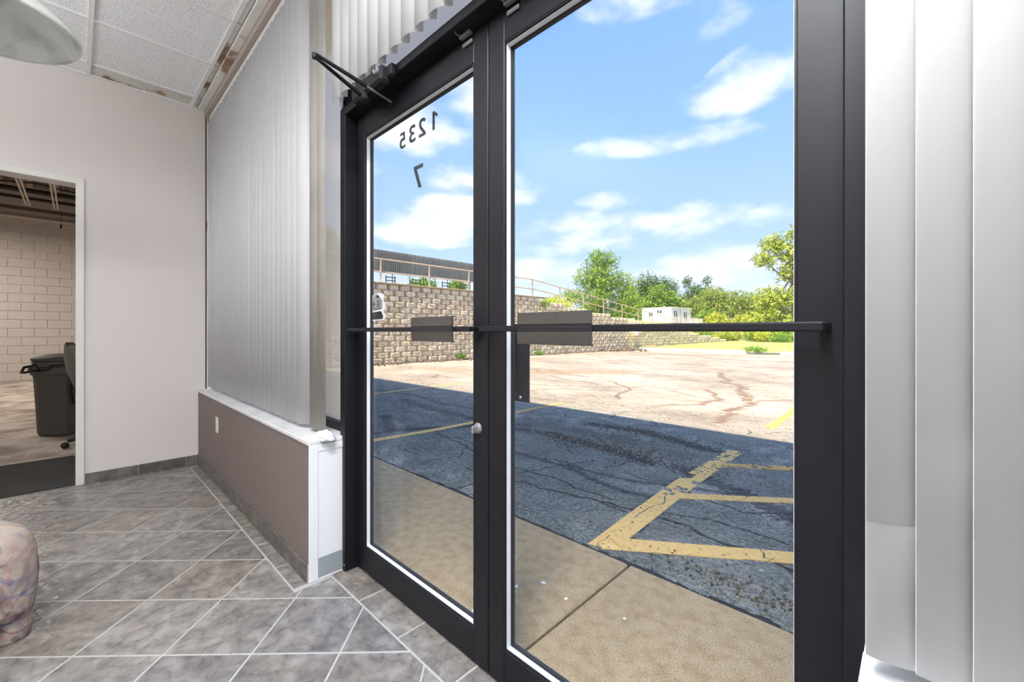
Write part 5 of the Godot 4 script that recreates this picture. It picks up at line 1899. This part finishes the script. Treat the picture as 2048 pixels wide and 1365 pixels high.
func build_plants() -> void:
	# tall tree behind the wall
	plant("tree", "tall bushy green tree standing behind the handrail", "tree", Vector3(-26.0, 2.3, -42.3),
		[[-0.4, 7.0, 0.3, 1.6, 1.7], [0.9, 7.2, -0.3, 1.3, 1.5], [-1.4, 5.2, 0.9, 1.6, 1.5], [0.6, 5.0, 0.4, 2.0, 1.6], [1.9, 4.4, -1.5, 1.8, 1.5], [-2.6, 3.0, 1.9, 1.7, 1.2], [0.0, 2.9, 0.6, 2.2, 1.5], [2.4, 2.5, -1.8, 2.0, 1.4], [-1.0, 1.4, 0.6, 2.2, 1.1], [1.5, 1.2, -1.0, 2.2, 1.1]], 3400, 0.36, 0, 5.5, 0.22)
	plant("tree", "darker rounded tree further back, right of the tall tree", "tree", Vector3(-37.3, 2.1, -80.2),
		[[-1.0, 8.0, 0.6, 2.8, 2.9], [1.8, 7.4, -1.0, 2.6, 2.6], [0.0, 4.4, 0, 4.2, 2.8], [-3.0, 4.2, 2.0, 2.6, 2.4], [3.0, 3.2, -2.0, 2.8, 2.4]], 2400, 0.55, 1, 6.5, 0.3)
	plant("tree", "thin leafy tree beside the left part of the dark rounded tree", "tree", Vector3(-37.6, 2.1, -71.5),
		[[0, 5.9, 0, 1.2, 2.2], [-0.7, 3.6, 0.6, 1.7, 2.0], [0.8, 2.4, -0.6, 2.0, 1.8]], 800, 0.5, 3, 5.5, 0.16)
	plant("tree", "round light green tree right behind the site trailer", "tree", Vector3(-31.5, 2.0, -70.5),
		[[-0.4, 5.6, 0.3, 2.1, 1.8], [1.2, 4.4, -0.9, 2.2, 2.0], [-1.6, 3.6, 1.2, 2.2, 2.0], [0.3, 2.2, 0, 3.0, 1.8]], 1500, 0.45, 0, 4.2, 0.2)
	plant("tree", "tree with bare twig tops in the middle of the tree line", "tree", Vector3(-29.6, 2.0, -82.0),
		[[-1.4, 8.6, 0.9, 1.1, 1.3], [1.6, 8.8, -1.0, 0.9, 1.1], [0.2, 6.2, 0, 2.4, 1.9], [2.6, 5.0, -1.6, 2.6, 2.0], [-2.2, 4.2, 1.5, 2.6, 2.2], [0.6, 2.8, 0, 3.4, 2.0]], 1900, 0.5, 1, 6.8, 0.24)
	plant("tree", "broad pale green tree with a reddish patch beside it", "tree", Vector3(-24.8, 1.6, -77.0),
		[[0, 5.6, 0, 2.5, 2.0], [2.6, 4.6, -1.6, 2.6, 2.2], [-2.6, 3.9, 1.5, 2.3, 2.0], [0.2, 3.0, 0, 3.4, 1.9], [3.6, 2.4, -2.0, 2.4, 1.8]], 2000, 0.48, 3, 4.4, 0.22)
	plant("tree", "rounded tree at the low right end of the tree line", "tree", Vector3(-19.0, 1.0, -79.5),
		[[-0.6, 5.0, 0.3, 2.2, 1.9], [1.6, 3.8, -0.9, 2.4, 1.9], [-0.4, 2.4, 0, 3.0, 1.8]], 1300, 0.48, 3, 3.8, 0.2)
	plant("tree", "big loose tree cut off by the right door jamb", "tree", Vector3(-9.0, 0.25, -54.7),
		[[-1.6, 10.6, 0.9, 1.6, 1.3], [0.6, 11.6, -0.5, 1.6, 1.2], [-2.4, 9.0, 1.4, 1.5, 1.1], [0.4, 9.4, 0, 2.0, 1.6], [2.4, 10.4, -1.4, 2.0, 1.8], [-0.6, 7.4, 0.4, 1.4, 1.1], [1.6, 6.8, -0.8, 2.0, 1.6], [3.4, 7.6, -2.0, 2.2, 2.0], [2.4, 5.6, -1.8, 1.9, 1.6], [1.0, 5.6, -0.6, 1.4, 1.2], [-1.8, 4.4, 1.2, 2.0, 1.7], [0.8, 4.2, 0, 2.4, 1.9], [3.0, 4.4, -1.6, 2.4, 2.0], [-2.6, 2.0, 1.6, 2.0, 1.5], [0.2, 1.8, 0, 2.6, 1.6], [3.2, 1.8, -1.8, 2.6, 1.6]], 5200, 0.4, 2, 9.0, 0.26, "", 0.1)
	plant("tree", "pale tree seen through the dusty side window", "tree", Vector3(-35.8, 2.7, -13.2),
		[[0, 6.0, 0, 2.0, 2.4], [0.6, 3.2, -1.6, 2.2, 2.0], [-0.4, 3.4, 1.6, 2.2, 2.0], [0, 1.2, 0, 2.6, 1.4]], 1200, 0.45, 3, 5.0, 0.22)
	var yellow := [["yellow green bush peeking over the wall left of the tall tree", Vector3(-24.0, 2.6, -30.9), 2.6, 2.1, 4], ["leafy bush under the left part of the dark screen", Vector3(-17.3, 2.75, -11.4), 1.0, 1.15, 5], ["leafy bush under the right part of the dark screen", Vector3(-16.5, 2.75, -12.9), 0.9, 1.05, 5]]
	var n := 0
	for b in yellow:
		plant("bush", b[0], "bush", b[1], bush_lobes(b[2], b[3], 31 + n), 420, 0.2 if n else 0.3, b[4], 0.5, 0.04)
		n += 1
	# bright undergrowth in front of the tree line
	var ug := [[-26.6, -66.0, 3.2, 2.6, 5, 2.0], [-22.5, -68.0, 3.0, 3.0, 5, 1.6], [-20.2, -66.0, 2.8, 3.6, 4, 0.9], [-17.4, -66.5, 2.8, 3.2, 4, 0.6], [-14.6, -64.0, 3.0, 3.3, 2, 0.4], [-12.4, -61.0, 2.8, 3.0, 2, 0.3], [-33.0, -60.0, 3.0, 2.6, 5, 2.1], [-36.5, -56.0, 3.0, 2.4, 4, 2.2], [-30.5, -64.0, 2.6, 2.8, 0, 2.1]]
	var ul := ["bright bush right of the trailer below the trees", "bright bush behind the chain-link fence", "glowing yellow green bush at the end of the fence", "yellow green bush just right of the fence end", "tangled yellow green bush left of the big loose tree", "bush under the left side of the big loose tree", "bush behind the low white container", "low yellowish bush left of the white container", "light green bush directly behind the site trailer"]
	for k in ug.size():
		var u: Array = ug[k]
		plant("bush", ul[k], "bush", Vector3(u[0], u[5], u[1]), bush_lobes(u[2], u[3], 60 + k), 800, 0.4, u[4], 0.8, 0.06)
	# clipped row of low bushes at the back of the lawn
	for k in 9:
		var f := k / 8.0
		var at := Vector3(-15.6, 0.3, -46.6).lerp(Vector3(-6.0, 0.1, -42.2), f)
		plant("hedge_bush", "low rounded bush at the back of the lawn, %s from the right door jamb" % ["ninth", "eighth", "seventh", "sixth", "fifth", "fourth", "third", "second", "first"][k], "bush", Vector3(at.x, ground_y(at.x, at.z) - 0.05, at.z), bush_lobes(1.75, 1.0, 90 + k), 560, 0.2, [2, 5, 4, 2, 5, 2, 4, 5, 2, 3][k], 0.3, 0.03, "row of low bushes at the back of the lawn")
	# weeds
	var wd := [["clump of weeds growing through the gap in the kerb", Vector3(-4.75, 0.0, -22.6), 0.75, 0.42], ["small weed growing from the top of the block wall", Vector3(XR + 0.1, 2.2, -15.2), 0.22, 0.6], ["small weed at the foot of the block wall", Vector3(XR + 0.2, 0.0, -9.9), 0.3, 0.25], ["tuft of weeds at the base of the wall behind the push plate", Vector3(XR + 0.2, 0.0, -14.6), 0.3, 0.22]]
	n = 0
	for b in wd:
		plant("weed", b[0], "weed", b[1], bush_lobes(b[2], b[3], 130 + n), 160 if n == 0 else 60, 0.1, 5, 0.12, 0.01)
		n += 1

# ------------------------------------------------------------------ small things
func build_small_things() -> void:
	# door closer on the header with its two-part arm
	var t := base("door_closer", "dark metal door closer with a folded arm over the left door", "door closer", Vector3(-0.58, 2.145, 0.06))
	var st := st_new()
	bx(st, Vector3(-0.0475, -0.006, 0.024), Vector3(0.255, 0.068, 0.048), 0.01)
	obj("body", st, M.closer, t)
	st = st_new()
	bx(st, Vector3(0.098, 0.002, 0.012), Vector3(0.04, 0.046, 0.022), 0.004)
	obj("mounting_plate", st, M.closer, t)
	st = st_new(true)
	lathe(st, [Vector2(0.009, 0.004), Vector2(0.010, 0.010), Vector2(0.0145, 0.010), Vector2(0.0165, 0.006), Vector2(0.017, 0.0)], Vector3(0.05, 0.006, 0.048), 24, Basis(Vector3.RIGHT, PI / 2))
	lathe(st, [Vector2(0, 0.005), Vector2(0.0095, 0.004)], Vector3(0.05, 0.006, 0.048), 24, Basis(Vector3.RIGHT, PI / 2))
	obj("valve_cap", st, M.zinc, t, "grey ringed cap")
	st = st_new(true)
	lathe(st, [Vector2(0, -0.034), Vector2(0.02, -0.034), Vector2(0.024, -0.028), Vector2(0.024, 0.0), Vector2(0, 0.0)], Vector3(-0.075, -0.028, 0.036), 20)
	obj("spindle", st, M.closer, t)
	# elbow in world: (-0.565, 2.12, 0.328); spindle (-0.655, 2.1, 0.096); shoe (-0.616, 2.085, 0.0)
	var el := Vector3(0.015, -0.028, 0.268)
	var sp := Vector3(-0.075, -0.048, 0.036)
	var sh := Vector3(-0.006, -0.058, -0.056)
	st = st_new()
	tube(st, [sp, sp.lerp(el, 0.5), el], [0.0085, 0.0075, 0.006], 8)
	obj("main_arm", st, M.closer, t)
	st = st_new()
	tube(st, [el + Vector3(0, 0.012, 0), (el + Vector3(0, 0.012, 0)).lerp(sh, 0.62)], [0.0062, 0.0085], 8)
	obj("arm_sleeve", st, M.closer, t)
	st = st_new()
	tube(st, [(el + Vector3(0, 0.012, 0)).lerp(sh, 0.5), sh], 0.005, 8)
	obj("arm_rod", st, M.zinc, t)
	st = st_new(true)
	lathe(st, [Vector2(0, 0.012), Vector2(0.008, 0.01), Vector2(0.009, 0), Vector2(0.008, -0.01), Vector2(0, -0.012)], el + Vector3(-0.001, 0.004, 0.004), 14)
	obj("elbow_pin", st, M.black, t)
	st = st_new()
	bx(st, sh + Vector3(0.0, -0.002, 0.003), Vector3(0.022, 0.018, 0.012), 0.003)
	obj("shoe", st, M.closer, t)
	# small paired contacts at the tops of the two doors
	var k := 0
	for x in [-0.10, 0.115]:
		t = base("door_contact", ["small grey two-part contact at the top of the left door", "small grey two-part contact at the top of the right door"][k], "sensor", Vector3(x, 2.118, 0.0))
		st = st_new()
		bx(st, Vector3(0, -0.012, 0.004), Vector3(0.052, 0.014, 0.008), 0.003)
		obj("magnet", st, M.zinc, t)
		st = st_new()
		bx(st, Vector3(0, 0.0125, 0.012), Vector3(0.056, 0.012, 0.018), 0.003)
		obj("switch", st, M.zinc, t)
		st = st_new()
		tube(st, [Vector3(-0.018, 0.0125, 0.02), Vector3(-0.022, 0.014, 0.034), Vector3(-0.02, 0.018, 0.045)], 0.0022, 6)
		obj("wire", st, M.zinc, t)
		k += 1
	# lump of white sealant on the header end
	var o := base("sealant_lump", "white lump of sealant beside the left end of the door header", "sealant", Vector3(-0.945, 2.205, 0.064))
	st = st_new(true)
	lathe(st, [Vector2(0, -0.035), Vector2(0.013, -0.024), Vector2(0.012, -0.004), Vector2(0.018, 0.012), Vector2(0.011, 0.028), Vector2(0, 0.034)], Vector3.ZERO, 10, Basis(), 1.0, 0.7)
	obj("lump", st, M.paper, o)
	# grit along the foot of the doors
	var mm := MultiMesh.new()
	mm.transform_format = MultiMesh.TRANSFORM_3D
	mm.use_colors = true
	mm.mesh = pebble_mesh()
	mm.instance_count = 260
	for i in 260:
		var s := rng.randf_range(0.0008, 0.0026)
		mm.set_instance_transform(i, Transform3D(Basis.from_euler(Vector3(rng.randf() * 6, rng.randf() * 6, rng.randf() * 6)).scaled(Vector3.ONE * s), Vector3(rng.randf_range(-0.9, 0.2), s * 0.4, 0.003 + absf(rng.randfn(0, 0.004)))))
		var v := rng.randf_range(0.3, 0.75)
		mm.set_instance_color(i, Color(v, v * 0.97, v * 0.93))
	var mi := MultiMeshInstance3D.new()
	mi.multimesh = mm
	mi.material_override = M.stone
	mi.name = "grit"
	add_child(mi)
	tag(mi, "line of pale grit on the tiles along the foot of the doors", "grit", "", "stuff")
